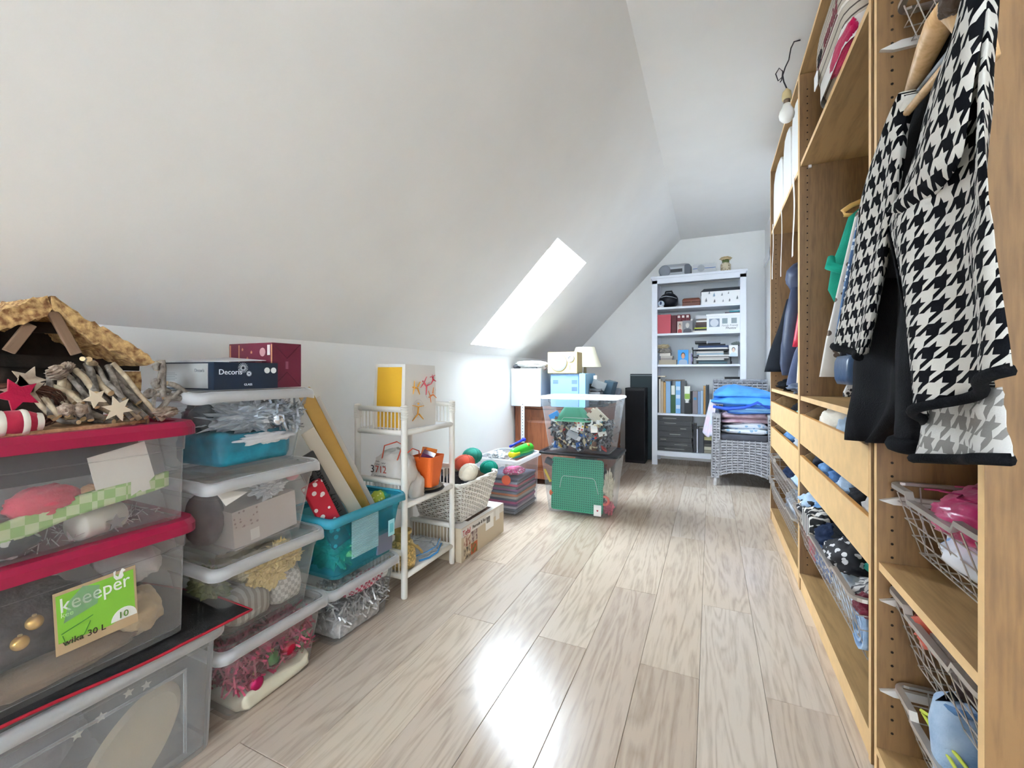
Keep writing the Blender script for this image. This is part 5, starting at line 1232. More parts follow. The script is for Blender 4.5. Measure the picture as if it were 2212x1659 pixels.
# row 1
z1 = SHZ[0] + .001
hb = thing('camera_bag', 'black padded bag at the left of the top shelf row', 'bag', (bpx(1443), BY + .16, z1))
part('body', blob((0, 0, .085), (.10, .10, .088), 221, .1, 2, 24, 16, flat=.95), mat('black_bag', '#15171f', .35, bump=.2, bs=40), hb, smooth=True)
part('top_handle', M().tube([(-.04, 0, .16), (-.03, 0, .19), (.03, 0, .19), (.04, 0, .16)], .01, 8), BLACK, hb, smooth=True)
part('zip_line', M().tube([(-.08, -.085, .115), (-.02, -.10, .125), (.05, -.09, .11), (.085, -.05, .10)], .003, 5), C('#c9cdd2', .4), hb)
sg = thing('snow_globe', 'small snow globe in front of the black padded bag', 'globe', (bpx(1428), BY + .055, z1))
part('globe', M().ball((0, 0, .042), .036, 18, 12), mat('globe_glass', '#c7d3e0', .08, spec=.8), sg, smooth=True)
part('base', M().lathe([(.03, 0), (.03, .012), (.024, .02)], 18), C('#e6e6ea', .4), sg); part('figure', M().ball((.0, -.028, .045), (.014, .012, .02), 10, 8), C('#3c4a6a', .5), sg)
wbx = thing('wooden_casket', 'small reddish brown wooden casket on the top shelf row', 'box', (bpx(1493), BY + .12, z1))
RB = C('#6a3524', .4)
part('base', M().box(-.088, .088, -.06, .06, 0, .045), RB, wbx, bevel=.004); part('lid', M().rings([rrect(.18, .124, .006, 2, z=.047), rrect(.18, .124, .006, 2, z=.065), rrect(.165, .11, .01, 2, z=.082), rrect(.15, .09, .01, 2, z=.088)]), RB, wbx); part('clasp', M().ball((0, -.063, .045), .005, 8, 6), C('#c9a86a', .3, metal=.6), wbx)
sbx = thing('sailboat_box', 'white storage box with sailboat prints and navy lid on the top shelf row', 'box', (bpx(1557), BY + .16, z1))
part('box', M().box(-.185, .185, -.13, .13, 0, .135), C('#f0f1f3', .5), sbx); part('lid', M().rings([[(-.192, y, .136), (.192, y, .136), (.185, y, .165), (-.16, y, .165)] for y in (-.135, .135)]), C('#20242f', .5), sbx)
for x, z, s_, h in ((-.14, .03, 1.1, '#5a626c'), (-.06, .02, .9, '#3c4048'), (-.065, .08, 1.1, '#6c90b0'), (.01, .085, .8, '#55606c'), (.02, .02, .7, '#7a8088'), (.08, .022, .8, '#2e3138'), (.07, .10, .6, '#4a4e55'), (.15, .04, 1.0, '#606a74'), (-.11, .11, .9, '#55606c')):
    part('sailboat_print', M().add([(x - .012 * s_, -.1315, z), (x + .012 * s_, -.1315, z), (x, -.1315, z + .006)], [(0, 1, 2)]).add([(x - .001, -.1315, z + .006), (x + .01 * s_, -.1315, z + .007), (x + .002, -.1315, z + .042 * s_)], [(0, 1, 2)]).add([(x - .003, -.1315, z + .007), (x - .009 * s_, -.1315, z + .007), (x - .001, -.1315, z + .032 * s_)], [(0, 1, 2)]), C(h, .6), sbx, solid=.0008)
# row 2
def book(label, u0, u1, z0, z1, h, yd=.04, depth=.2, group=None, cat='book', name='book', rough=.5, cover=True):
    x0, x1 = at(u0, 700, 1, BY + yd).x, at(u1, 700, 1, BY + yd).x
    t = thing(name, label, cat, ((x0 + x1) / 2, BY + yd, z0 + .001), 0, group)
    w = (x1 - x0) / 2 - .0006; hh = z1 - z0
    if w * 2 < hh:      # standing
        part('cover', M().box(-w, w, 0, .002, 0, hh).box(-w, -w + .002, .002, depth, 0, hh).box(w - .002, w, .002, depth, 0, hh), C(h, rough), t)
        part('pages', M().box(-w + .002, w - .002, .002, depth - .004, .002, hh - .004), PAPER, t)
    else:
        part('cover', M().box(-w, w, 0, depth, hh - .0018, hh).box(-w, w, 0, depth, 0, .0018).box(-w, w, 0, .0018, .0018, hh - .0018), C(h, rough), t)
        part('pages', M().box(-w + .002, w - .002, .002, depth - .002, .0018, hh - .0018), PAPER, t)
    return t
z2 = SHZ[1]
book('coral red binder standing at the left of the second shelf row', 1420, 1449, z2, z2 + .205, '#bf4a58', .03, .24, cat='binder', name='binder')
book('first dark red album right of the coral binder', 1450, 1461, z2, z2 + .195, '#5c1622', .05, .22, 'dark red albums on the second row', 'album', 'album')
for k, (a, b) in enumerate(((1462, 1471), (1471.5, 1480), (1480.5, 1490))):
    t = book(['dark red album with white label, left of three behind the photographs', 'dark red album with white label, middle of three behind the photographs', 'dark red album with white label, right of three behind the photographs'][k], a, b, z2, z2 + .20, '#6e1a28', .06, .22, 'dark red albums on the second row', 'album', 'album')
    part('white_label', M().box(-.012, .012, -.001, .0, .165, .19), C('#e6dcd8', .6), t)
def photo(label, u0, u1, z0, h, bg, skin, shirt, yd=.02, tilt=-.12, hair='#4a3a30'):
    x0, x1 = at(u0, 700, 1, BY + yd).x, at(u1, 700, 1, BY + yd).x; w = x1 - x0
    t = thing('photograph', label, 'photo', ((x0 + x1) / 2, BY + yd, z0 + .002), 0, None, (tilt, 0, 0))
    part('print', M().box(-w / 2, w / 2, -.001, .001, 0, h), C(bg, .5), t)
    part('shirt_print', M().rings([[(x * w * .42, y, z * h * .3) for x, z in ((-1, 0), (1, 0), (.9, .8), (.4, 1.1), (-.4, 1.1), (-.9, .8))] for y in (-.0016, -.001)]), C(shirt, .6), t)
    part('hair_print', M().lathe([(1, -.0018), (1, -.0014)], 18, axis='y'), C(hair, .6), t, loc=(0, 0, h * .62)).scale = (w * .2, 1, h * .2)
    part('face_print', M().lathe([(1, -.0022), (1, -.0018)], 18, axis='y'), C(skin, .6), t, loc=(0, 0, h * .56)).scale = (w * .16, 1, h * .19)
    return t
photo('snapshot in pale red tones leaning on the dark red albums', 1463, 1474, z2, .125, '#cfc0b8', '#d9b09a', '#b04a48', .035)
photo('black and white portrait photograph in front of the dark red albums', 1474, 1496, z2, .13, '#8a8a8e', '#d0cbc6', '#55555e', .02, hair='#b9b5b0')
lump('white_figurine', 'tiny white ornament on top of the black and white portrait', 'ornament', (bpx(1494), BY + .02, z2 + .135), (.010, .008, .010), PAPER, 231, .1, 2)
for k, (h, nm, dz, u0) in enumerate((('#e9e6e0', 'white', .018, 1497), ('#23252a', 'black', .022, 1500), ('#c8d23a', 'lime', .010, 1499), ('#3a2c28', 'dark brown', .03, 1502), ('#4a3530', 'brown', .028, 1503), ('#f0eeea', 'bright white', .016, 1504), ('#6a5a50', 'taupe', .02, 1508), ('#c9cbd0', 'silver', .034, 1503))):
    zz = z2 + [0, .018, .04, .05, .08, .108, .124, .144][k]
    book(nm + ' book lying in the stack left of the white photo box', u0, 1530, zz, zz + dz, h, .05, .17, 'lying books on the second row')
pb = thing('photo_box', 'white photo box with picture prints on the second shelf row', 'box', (bpx(1565.5), BY + .15, z2 + .001))
part('box', M().box(-.17, .17, -.12, .12, 0, .16), C('#eff1f4', .5), pb); part('lid', M().box(-.175, .175, -.125, .125, .16, .185), C('#f3f4f6', .5), pb, bevel=.002)
for x, w, z, h, c_ in ((-.098, .10, .05, .085, '#8d9aae'), (.0, .05, .08, .055, '#8f9fa6'), (.085, .05, .08, .055, '#97a4aa')):
    f = part('picture_print', M().box(x - w / 2, x + w / 2, -.121, -.12, z, z + h), C(c_, .5), pb)
    if w > .06: part('hands_print', M().lathe([(.04, -.1216), (.04, -.121)], 16, (x, 0, z + .042), 'y').lathe([(.02, -.1222), (.02, -.1216)], 14, (x + .006, 0, z + .045), 'y'), C('#d4d8e0', .5), f)
text('Family Friends', .026, C('#8a8a8e', .6), pb, (-.03, -.1205, .052), RY, shear=.3); text("'Photos'", .034, C('#1e1e22', .6), pb, (.0, -.1205, .022), RY, shear=.3)
book('turquoise book lying on top of the white photo box', 1576, 1600, z2 + .198, z2 + .211, '#3f9eae', .05, .18)
book('dark mauve book under the turquoise book on the photo box', 1566, 1600, z2 + .186, z2 + .198, '#5a4552', .05, .2)
# row 3
z3 = SHZ[2]
for k, (u0, u1, h, dz, nm) in enumerate(((1423, 1461, '#a79b88', .05, 'khaki box lowest in the paper pile'), (1427, 1452, '#8d8680', .02, 'grey book above the khaki box'), (1427, 1453, '#b6b0a8', .022, 'pale book second above the khaki box'), (1425, 1448, '#cfc9c0', .03, 'cream paper bundle in the left pile'))):
    zz = z3 + [0, .05, .07, .092][k]
    book(nm + ' on the third shelf row', u0, u1, zz, zz + dz, h, .04, .18, 'paper pile on the third row')
lump('paper_bundle', 'loose grey papers curled on the pile at left of the third shelf row', 'paper', (bpx(1435), BY + .11, z3 + .15), (.06, .08, .028), C('#b0aaa4', .8), 241, .3, 3, True)
lump('cream_papers', 'cream yellowed papers on the very top of the left paper pile', 'paper', (bpx(1431), BY + .11, z3 + .20), (.065, .08, .022), C('#cfc0a0', .8), 242, .3, 3, True)
photo('portrait photograph on bright blue ground on the third shelf row', 1464, 1487, z3, .155, '#3f9be0', '#d6a58c', '#a9b9cc', .02)
book('pale magazine standing right of the blue portrait', 1488, 1492, z3, z3 + .12, '#c9ccd4', .05, .2, cat='magazine', name='magazine')
book('lilac magazine standing right of the blue portrait', 1492.3, 1496, z3, z3 + .115, '#9a94b8', .05, .2, cat='magazine', name='magazine')
lt = thing('letter_tray', 'black letter tray full of papers on the third shelf row', 'tray', (bpx(1537), BY + .17, z3 + .001))
for k in range(3): part('tier', M().box(-.19, .19, -.13, .13, .002 + k * .075, .006 + k * .075).box(-.19, -.184, -.13, .13, .006 + k * .075, .03 + k * .075).box(.184, .19, -.13, .13, .006 + k * .075, .03 + k * .075), BLACK, lt)
for x in (-.187, .187): part('riser', M().box(x - .004, x + .004, .05, .13, 0, .19), BLACK, lt)
cols = ['#55707a', '#3a4a52', '#d6d2cc', '#b7b2ae', '#e6e3de', '#9fb4c4', '#d0ccc8', '#2a2c30', '#efece8', '#34486e', '#1f2026']
zz = .007
for k, h in enumerate(cols):
    dz = .016 if k % 3 else .02
    if k in (4, 8): zz = {4: .083, 8: .158}[k]
    a = random.uniform(-.15, -.12); b = random.uniform(.10, .165)
    part('paper_stack', M().box(a, b, -.125 - random.uniform(0, .01), .1, zz, zz + dz - .001), C(h, .6), lt); zz += dz
book('black open book lying on top of the letter tray, left half', 1501, 1526, z3 + .222, z3 + .245, '#2a2b30', .06, .18, 'books on the letter tray')
book('grey notebook lying on top of the letter tray, right half', 1529, 1557, z3 + .222, z3 + .242, '#8e929c', .06, .18, 'books on the letter tray')
photo('white framed cartoon portrait card at the right of the third shelf row', 1575, 1594, z3 + .075, .115, '#eceef0', '#e3c9b8', '#c9d9ea', .0, 0, '#3c3f48')
lump('cable_bits', 'grey cable bundle above the white portrait card', 'cable', (bpx(1590), BY + .08, z3 + .21), (.035, .03, .02), C('#8e9a98', .5), 243, .4, 3, True)
# row 4
z4 = SHZ[3]
R4 = [(1419, 1423, .39, '#2a2d33', 'black thin'), (1423.2, 1427, .37, '#d9d2c6', 'white thin'), (1427.3, 1433, .345, '#b7a691', 'beige'), (1433.3, 1438, .335, '#c49a5c', 'ochre'), (1438.3, 1448.5, .345, '#8fb4d8', 'broad light blue'), (1449, 1459, .30, '#2f5a34', 'dark green'), (1459.3, 1470, .345, '#7db4e2', 'blue banded'), (1470.4, 1481, .35, '#55585c', 'grey picture'), (1481.3, 1495, .24, '#24272b', 'black squat'), (1496, 1507, .24, '#8d8488', 'mauve grey'), (1507.3, 1513, .24, '#7f9ac0', 'steel blue'), (1513.3, 1519, .25, '#a7bfd6', 'pale blue'), (1519.5, 1524, .30, '#b98a4c', 'tan'), (1525, 1532, .31, '#2d3a44', 'dark teal')]
for a, b, h, c_, nm in R4:
    t = book(nm + ' book standing in the fourth shelf row', a, b, z4, z4 + h, c_, .05, .19, 'standing books on the fourth row')
    if nm == 'dark green': part('white_top', M().box(-.018, .018, -.001, 0, .20, .30), C('#e9ebe6', .5), t); 
    if nm == 'blue banded':
        for z in (.05, .16, .25): part('pale_band', M().box(-.02, .02, -.001, 0, z, z + .04), C('#cfe0f0', .5), t)
    if nm == 'mauve grey': part('blue_tag', M().box(-.012, .012, -.001, 0, .15, .175), C('#3f8ac0', .5), t)
book('cream booklet lying on top of the standing books', 1421, 1437, z4 + .392, z4 + .404, '#d9cdb4', .05, .17)
book('brown folder lying across the standing books', 1436, 1478, z4 + .352, z4 + .362, '#6a5a4a', .08, .17)
ct = thing('cream_tube', 'white and green cream tube standing cap down in front of the books', 'tube', (bpx(1485), BY + .025, z4 + .10))
ct.location = (bpx(1485), BY + .03, z4 + .001)
part('tube', M().rings([[(x * q, y * p, z) for x, y, _ in rrect(.055, .03, .012, 4)] for z, q, p in ((.14, .7, .9), (.16, 1, 1), (.27, 1.05, .6), (.295, 1.08, .12))]), C('#e9efe2', .4), ct)
part('green_print', M().box(-.026, .026, -.0166, -.015, .16, .215), C('#8db24a', .5), ct); part('cap', M().lathe([(.02, .118), (.018, .14)], 14), C('#f0f0ee', .4), ct)
part('stand_box', M().box(-.03, .03, -.008, .0, 0, .117), C('#24272b', .5), ct)
book('thin black case lying at the right of the fourth shelf row', 1565, 1600, z4 + .36, z4 + .395, '#141518', .06, .2, cat='case', name='flat_case')
book('grey white box under the thin black case', 1563, 1600, z4 + .0, z4 + .355, '#b9bcc0', .07, .2, cat='box', name='file_box')
# row 5
z5 = .153
zz = z5
for k, (h, dz) in enumerate((('#17181b', .045), ('#1c1d21', .05), ('#131417', .05), ('#1a1b1f', .062), ('#15161a', .06), ('#1e1f23', .05), ('#18191d', .052))):
    t = book(['lowest', 'second lowest', 'third lowest', 'middle', 'third highest', 'second highest', 'topmost'][k] + ' black case of the pile in the bottom shelf row', 1419 + .5 * (k % 2), 1496 - (k % 3), zz, zz + dz, h, .03, .26, 'black cases on the bottom row', 'case', 'flat_case', .35)
    part('spine_mark', M().box([-.10, .0, -.14, -.05, .06, -.1, -.12][k], [.10, .13, -.08, .06, .12, .02, .02][k], -.0012, 0, dz * .45, dz * .58), C('#9a9a94', .5), t)
    zz += dz + .0015
for k, (a, b, h, hh) in enumerate(((1498, 1504, '#2a2b30', .29), (1504.5, 1508, '#b9bcc6', .25), (1509, 1520, '#4c5056', .26))):
    book(['black binder right of the black case pile', 'thin pale binder right of the black case pile', 'slate binder beside the chair'][k] + ' in the bottom row', a, b, z5, z5 + hh, h, .04, .24, 'binders on the bottom row', 'binder', 'binder')
for k in range(5): book(['lowest', 'second', 'middle', 'fourth', 'topmost'][k] + ' lying book half hidden behind the wicker chair', 1521, 1560, z5 + k * .034, z5 + k * .034 + .032, ['#8d8878', '#c9c4b0', '#55524c', '#2a2a2c', '#c6c08a'][k], .05, .18, 'lying books behind the chair')

# ------------------------------------------------------------------ grey wicker armchair
ch = thing('wicker_chair', 'grey woven rattan armchair in front of the bookshelf', 'armchair', (.258, 4.25, 0))
GW = mat('grey_rattan', '#9c9da3', .5, var=.25, vs=40)
GD = C('#3a3b40', .7)
CWH = .222
def flat(p0, du, dv, n): 
    p0, du, dv, n = map(Vector, (p0, du, dv, n)); return lambda u, v: (p0 + du * u + dv * v, n)
def arch(u, v):
    z0 = .075 + .055 * (1 - (2 * u - 1) ** 2); return Vector((-CWH + 2 * CWH * u, 0, z0 + (.41 - z0) * v)), Vector((0, -1, 0))
part('front_skirt', weave(arch, 10, 13, .0055, .7), GW, ch, kind='stuff')
part('gap_shade_backing', M().box(-CWH + .005, CWH - .005, .008, .014, .13, .41), GD, ch)  # added dark sheet, makes the gaps between the strands look shaded
for s in (-1, 1):
    part('arm_front', weave(flat((s * CWH - .028, -.006, .07), (.056, 0, 0), (-.012 * s, 0, .57), (0, -1, 0)), 2, 24, .005, .72), GW, ch, kind='stuff')
    part('arm_side', weave(flat((s * (CWH + .028), 0, .08), (0, .5, .0), (-.012 * s, .02, .55), (s, 0, 0)), 10, 22, .005, .72), GW, ch, kind='stuff')
    part('arm', M().rings([[(s * CWH + x - .006 * s, y, .625 + z + e) for x, z, _ in rrect(.064, .03, .012, 3)] for y, e in ((-.012, 0), (.2, .01), (.5, .03))]), GW, ch)
    part('arm_core', M().box(s * CWH - .024, s * CWH + .024, 0, .5, .08, .61), GD, ch)
    for y in (.008, .49): part('foot', M().lathe([(.016, 0), (.018, .004), (.02, .04), (.022, .10)], 14, (s * (CWH + .0), y + .01, 0)), C('#c2c3c6', .35, metal=.5), ch, smooth=True)
part('seat', M().box(-CWH + .02, CWH - .02, .01, .5, .37, .395), GD, ch)
part('backrest', weave(lambda u, v: (Vector((-.235 + .47 * u, .46 + .10 * v - .04 * (1 - (2 * u - 1) ** 2) * 0, .40 + .525 * v)), Vector((0, -1, .18)).normalized()), 11, 19, .005, .72), GW, ch, kind='stuff')
part('back_core', M().rings([[(-.23, .475, .40), (.23, .475, .40), (.23, .50, .40), (-.23, .50, .40)], [(-.23, .572, .92), (.23, .572, .92), (.23, .595, .92), (-.23, .595, .92)]]), GD, ch)
part('back_top', M().rings([[(x, .565 + y, .925 + z) for y, z, _ in rrect(.04, .02, .008, 3)] for x in (-.237, .237)]), GW, ch)
cu = thing('seat_cushion', 'charcoal seat cushion on the grey rattan armchair', 'cushion', (.258, 4.49, .396))
part('pad', M().rings([[(x, y, z) for x, y, _ in rrect(.41 * q, .47 * q, .05, 5)] for z, q in ((0, .94), (.012, 1), (.048, 1), (.06, .94))]), cloth('#4a4c54'), cu, smooth=True)
def drape(name, label, cat, cx, cy, z, w, d, h, m_, seed, amp=.02, rz=0):
    o = solo(name, folded(w, d, h, seed, amp, 2), m_, label, cat, loc=(cx, cy, z), rot=(0, 0, rz), smooth=True, sub=1); return o
drape('white_linen', 'white blue printed linen lowest on the armchair pile', 'linen', .26, 4.45, .458, .38, .36, .08, spots('linen_print', '#dde3ec', '#8fb4d4', 22, .3), 301, .06)
drape('pink_linen', 'pale pink cloth in the middle of the armchair pile', 'cloth', .262, 4.46, .545, .38, .36, .09, cloth('#d9c2cc', '#b894a4'), 302, .07)
drape('blue_linen', 'mid blue and white folded cloth under the bright blue jacket', 'cloth', .29, 4.42, .64, .36, .34, .07, stripes('blue_white', '#8fc4ea', '#3f78d0', .05, .35, 'Z'), 303, .06)
bj = drape('blue_jacket', 'bright sky blue padded jacket on top of the armchair pile', 'jacket', .26, 4.43, .712, .50, .40, .11, mat('blue_nylon', '#4f9be6', .5, var=.15, vs=10, bump=.35, bs=25), 304, .085, .1)
solo('jacket_lining', M().tube([(.02, 4.25, .70), (.12, 4.215, .685), (.26, 4.21, .70), (.36, 4.215, .745), (.46, 4.23, .70)], [.012, .016, .014, .013, .01], 8), C('#2a55c4', .5), 'royal blue edge band of cloth across the front of the armchair pile', 'cloth', smooth=True)
solo('pink_sheet', M().grid(10, 14, lambda u, v: (.045 - .05 * u - .035 * v - .03 * u * v, 4.30 + .10 * u + .012 * sin(12 * u), .735 - .30 * v + .02 * u - .03 * sin(3 * u) * v)), cloth('#dcc6d6', '#c4d0e6'), 'pale pink and white cloth hanging over the left arm of the armchair', 'cloth', solid=.006, smooth=True)
# ------------------------------------------------------------------ hanging clothes
def loft_panel(lp, rp, X, th, nu=16, sub=4, fold=.008, ff=5.0, ph=0, xr=None):
    """cloth panel hung in front of the wardrobe: side outlines given as photo points on the plane x = X"""
    L_ = [at(u, v, 0, X) for u, v in lp]; R_ = [at(u, v, 0, X if xr is None else xr) for u, v in rp]
    def smp(P, t):
        t *= len(P) - 1; i = min(int(t), len(P) - 2); q = t - i
        p0, p1, p2, p3 = P[max(i - 1, 0)], P[i], P[i + 1], P[min(i + 2, len(P) - 1)]
        return .5 * ((2 * p1) + (p2 - p0) * q + (2 * p0 - 5 * p1 + 4 * p2 - p3) * q * q + (3 * p1 - p0 - 3 * p2 + p3) * q ** 3)
    nv = (len(lp) - 1) * sub; m = M(); rs = []; front_rows = []
    for j in range(nv + 1):
        t = j / nv; a, b = smp(L_, t), smp(R_, t); fr = []; bk = []
        for i in range(nu + 1):
            q = i / nu; p = a.lerp(b, q)
            d = fold * (.35 + t) * sin(ff * q * pi + ph + 1.1 * t) + fold * .8 * nz((q * 2, t * 3, ph), 1.6, 3)
            e = (1 - (2 * q - 1) ** 8)
            fr.append(Vector((p.x + d - th / 2 * e, p.y, p.z))); bk.append(Vector((p.x + d + th / 2 * e + .001, p.y, p.z)))
        front_rows.append(fr); rs.append(fr + bk[::-1])
    m.rings(rs)
    return m, front_rows
def uvyz(o):
    me = o.data; uv = me.uv_layers.new(name='uv')
    for lo in me.loops:
        c = me.vertices[lo.vertex_index].co; uv.data[lo.index].uv = (c.y, c.z)
HT = houndstooth('houndstooth', '#101116', '#cfccc6', .034)
HTG = houndstooth('houndstooth_lining', '#8a8886', '#d6d4d2', .040)
BKC = cloth('#16171b', None, .5, 300)
jk = thing('houndstooth_jacket', 'black and white houndstooth jacket on a wooden hanger, hanging from the nearest wardrobe', 'jacket', (0, 0, 0))
m, rows = loft_panel([(2090, -60), (2050, 120), (2005, 260), (1960, 400), (1914, 462), (1926, 560), (1945, 740), (1968, 905)], [(2140, -60), (2138, 120), (2150, 260), (2165, 400), (2175, 460), (2185, 560), (2203, 740), (2214, 790)], .30, .010, 18, 4, .012, 3.2, .4)
uvyz(part('front_panel', m, HT, jk, smooth=True))
TRIM = cloth('#0f1014', None, .5, 300)
part('hem_trim', M().tube([p + Vector((-.001, 0, -.004)) for p in rows[-1]], .0075, 8), TRIM, jk, smooth=True)
part('side_trim', M().tube([r[0] for r in rows[18:]], .004, 6), TRIM, jk, smooth=True)
m, rows = loft_panel([(1960, 195), (1925, 260), (1893, 330), (1872, 420), (1853, 520), (1835, 620), (1822, 690), (1812, 738)], [(1968, 205), (1953, 270), (1946, 340), (1928, 430), (1916, 500), (1902, 600), (1889, 690), (1869, 768)], .302, .022, 12, 4, .008, 2.5, 1.2)
uvyz(part('sleeve', m, HT, jk, smooth=True)); part('cuff_trim', M().tube([p + Vector((0, 0, -.004)) for p in rows[-1]], .0085, 8), TRIM, jk, smooth=True)
m, rows = loft_panel([(2088, -60), (2044, 100), (2004, 210), (1972, 330), (1944, 400), (1916, 452)], [(2128, -60), (2112, 100), (2090, 210), (2066, 330), (2024, 400), (1964, 462)], .284, .010, 8, 4, .006, 2.2, .2)
uvyz(part('lapel', m, HT, jk, smooth=True))
m, rows = loft_panel([(1985, 870), (1982, 930), (1982, 986)], [(2172, 836), (2180, 900), (2187, 986)], .318, .008, 14, 6, .006, 3, 2)
uvyz(part('grey_lining', m, HTG, jk, smooth=True, label='pale grey reverse side of the cloth at the lower back')); part('lining_trim', M().tube([p + Vector((-.002, 0, -.004)) for p in rows[-1]], .0075, 8), TRIM, jk, smooth=True)
m, rows = loft_panel([(1964, 196), (1950, 300), (1928, 430), (1914, 520), (1905, 600)], [(2120, -60), (2120, 120), (2120, 300), (2100, 450), (2090, 600)], .338, .008, 10, 4, .004, 2, 1)
part('black_lining', m, BKC, jk, smooth=True)
hg = thing('coat_hanger', 'thick pale wooden hanger inside the houndstooth jacket', 'hanger', (0, 0, 0))
HWD = wood('hanger_wood', '#d9b485', '#c39a66', 1.5, .45, 'z', False, .04, 8, None, .8)
def bar(pa, pb, r0, r1, X, fl=1.6): return M().tube([at(*pa, 0, X), at((pa[0] + pb[0]) / 2 + 4, (pa[1] + pb[1]) / 2 + 6, 0, X + .003), at(*pb, 0, X + .006)], [r0, (r0 + r1) / 2, r1], 10)
part('shoulder', M().tube([at(u, v, 0, x) for u, v, x in ((2058, 10, .312), (2030, 50, .312), (2008, 100, .314), (1988, 150, .316), (1968, 200, .318))], [.018, .019, .017, .014, .010], 12), HWD, hg, smooth=True)
part('shoulder', M().tube([at(u, v, 0, x) for u, v, x in ((2058, 10, .312), (2085, 30, .310), (2108, 70, .314), (2135, 130, .318))], [.018, .019, .016, .011], 12), HWD, hg, smooth=True)
part('trouser_bar', M().tube([at(2090, 88, 0, .302), at(2022, 168, 0, .303), at(1952, 252, 0, .304)], .0062, 10), HWD, hg, smooth=True)
part('grey_strap', M().tube([at(2086, 70, 0, .314), at(2030, 140, 0, .318), at(1970, 216, 0, .322)], .005, 6), C('#9ba3ac', .5), hg, smooth=True)
c = at(2060, -5, 0, .312)
part('hook', M().tube([c, c + Vector((0, 0, .06)), c + Vector((.01, 0, .12)), c + Vector((.04, 0, .20)), c + Vector((.075, 0, .255)), Vector((.398, c.y, 1.868)), Vector((.408, c.y, 1.862))], .0022, 8), mat('steel_hook', '#b9bcc0', .25, .9), hg, smooth=True)
lump('brown_knit', 'dark brown knitted lump above the wooden hanger', 'knitwear', tuple(at(2068, -8, 0, .295)), (.016, .026, .018), cloth('#4a3a2e'), 401, .15, 3)
# black cardigan hanging behind the jacket
cd = thing('black_cardigan', 'black knitted cardigan hanging behind the houndstooth jacket', 'cardigan', (0, 0, 0))
m, rows = loft_panel([(1930, 300), (1905, 450), (1885, 590), (1862, 700), (1843, 790), (1840, 870), (1846, 950)], [(2010, 300), (2000, 450), (1995, 590), (1990, 700), (1985, 790), (1975, 870), (1900, 958)], .362, .035, 14, 4, .012, 3, .8)
part('body', m, BKC, cd, smooth=True)
m, rows = loft_panel([(1950, 600), (1944, 740), (1938, 860), (1938, 955)], [(2000, 600), (2004, 740), (1996, 860), (1992, 975)], .338, .03, 10, 5, .006, 2, .1)
part('sleeve', m, BKC, cd, smooth=True); part('rib_cuff', M().tube([p + Vector((0, 0, .004)) for p in rows[-1]], .014, 8), BKC, cd, smooth=True)
def garment(name, label, cat, y, prof, m_, seed=0, fold=.012, group=None, sleeve=None, extra=None):
    """hung garment seen edge-on: prof rows are (z, front x, back x, half thickness)"""
    t = thing(name, label, cat, (0, y, 0), 0, group); m = M(); rs = []
    n = 28; P = []
    for i in range(len(prof) - 1):
        for q in range(4):
            a, b = prof[i], prof[i + 1]; e = q / 4; P.append([a[k] + (b[k] - a[k]) * e for k in range(4)])
    P.append(list(prof[-1]))
    for z, xa, xb, h in P:
        ring = []
        for k in range(n):
            a = 2 * pi * k / n; cx, hx = (xa + xb) / 2, (xb - xa) / 2
            ca, sa = cos(a), sin(a)
            x = cx + hx * (abs(ca) ** .7) * (1 if ca >= 0 else -1); yy = h * (abs(sa) ** .8) * (1 if sa >= 0 else -1)
            d = fold * nz((x * 9, z * 2.2, yy * 12), 1.1, seed)
            ring.append((x + d * .6, yy + d, z))
        rs.append(ring)
    m.rings(rs); part('body', m, m_, t, smooth=True)
    if sleeve:
        sm = M().tube([Vector(p[:3]) for p in sleeve], [p[3] for p in sleeve], 12); part('sleeve', sm, m_, t, smooth=True)
    return t
# middle wardrobe
g = garment('green_sweater', 'bunched emerald green sweater hanging in the middle wardrobe', 'sweater', 1.96, [(1.61, .50, .80, .02), (1.57, .455, .84, .035), (1.47, .43, .86, .045), (1.40, .405, .86, .05), (1.36, .40, .86, .055), (1.31, .392, .85, .05), (1.265, .41, .84, .04)], cloth('#1f8a74'), 2, .02)
part('sleeve_fold', M().tube([(.40, -.03, 1.42), (.392, -.052, 1.385), (.42, -.058, 1.37), (.50, -.05, 1.38)], [.012, .018, .016, .01], 8), cloth('#25a088'), g, smooth=True)
hn = thing('coat_hanger', 'yellow wooden hanger end poking out above the green sweater', 'hanger', (0, 1.975, 0))
part('arm', M().tube([(.66, 0, 1.68), (.55, 0, 1.645), (.47, 0, 1.615), (.445, 0, 1.598), (.45, 0, 1.583), (.475, 0, 1.58)], [.009, .009, .009, .009, .008, .007], 8), C('#d9ac62', .45), hn, smooth=True)
part('hook', M().tube([(.66, 0, 1.68), (.66, 0, 1.76), (.645, 0, 1.80), (.655, 0, 1.822), (.668, 0, 1.818)], .002, 6), mat('steel_hook', '#b9bcc0'), hn)
garment('spotted_blouse', 'long white blouse with brown spots left of the houndstooth sleeve', 'blouse', 1.86, [(1.60, .50, .80, .015), (1.55, .455, .84, .02), (1.3, .405, .86, .022), (1.12, .372, .86, .024), (.985, .352, .86, .02)], spots('brown_spots', '#dfdbd6', '#6a5a50', 26, .26), 3, .008)
garment('blue_print_shirt', 'blue and white leaf print shirt beside the spotted blouse', 'shirt', 1.78, [(1.58, .49, .80, .012), (1.53, .445, .84, .016), (1.3, .405, .86, .018), (1.11, .378, .86, .018)], spots('blue_print', '#4a6a94', '#d3dce6', 60, .33), 4, .008)
garment('grey_coat', 'dark grey garment with narrow visible edge beside the blue print shirt', 'coat', 1.71, [(1.5, .46, .84, .02), (1.2, .40, .86, .024), (.985, .362, .86, .022)], cloth('#3a3b40'), 5, .008)
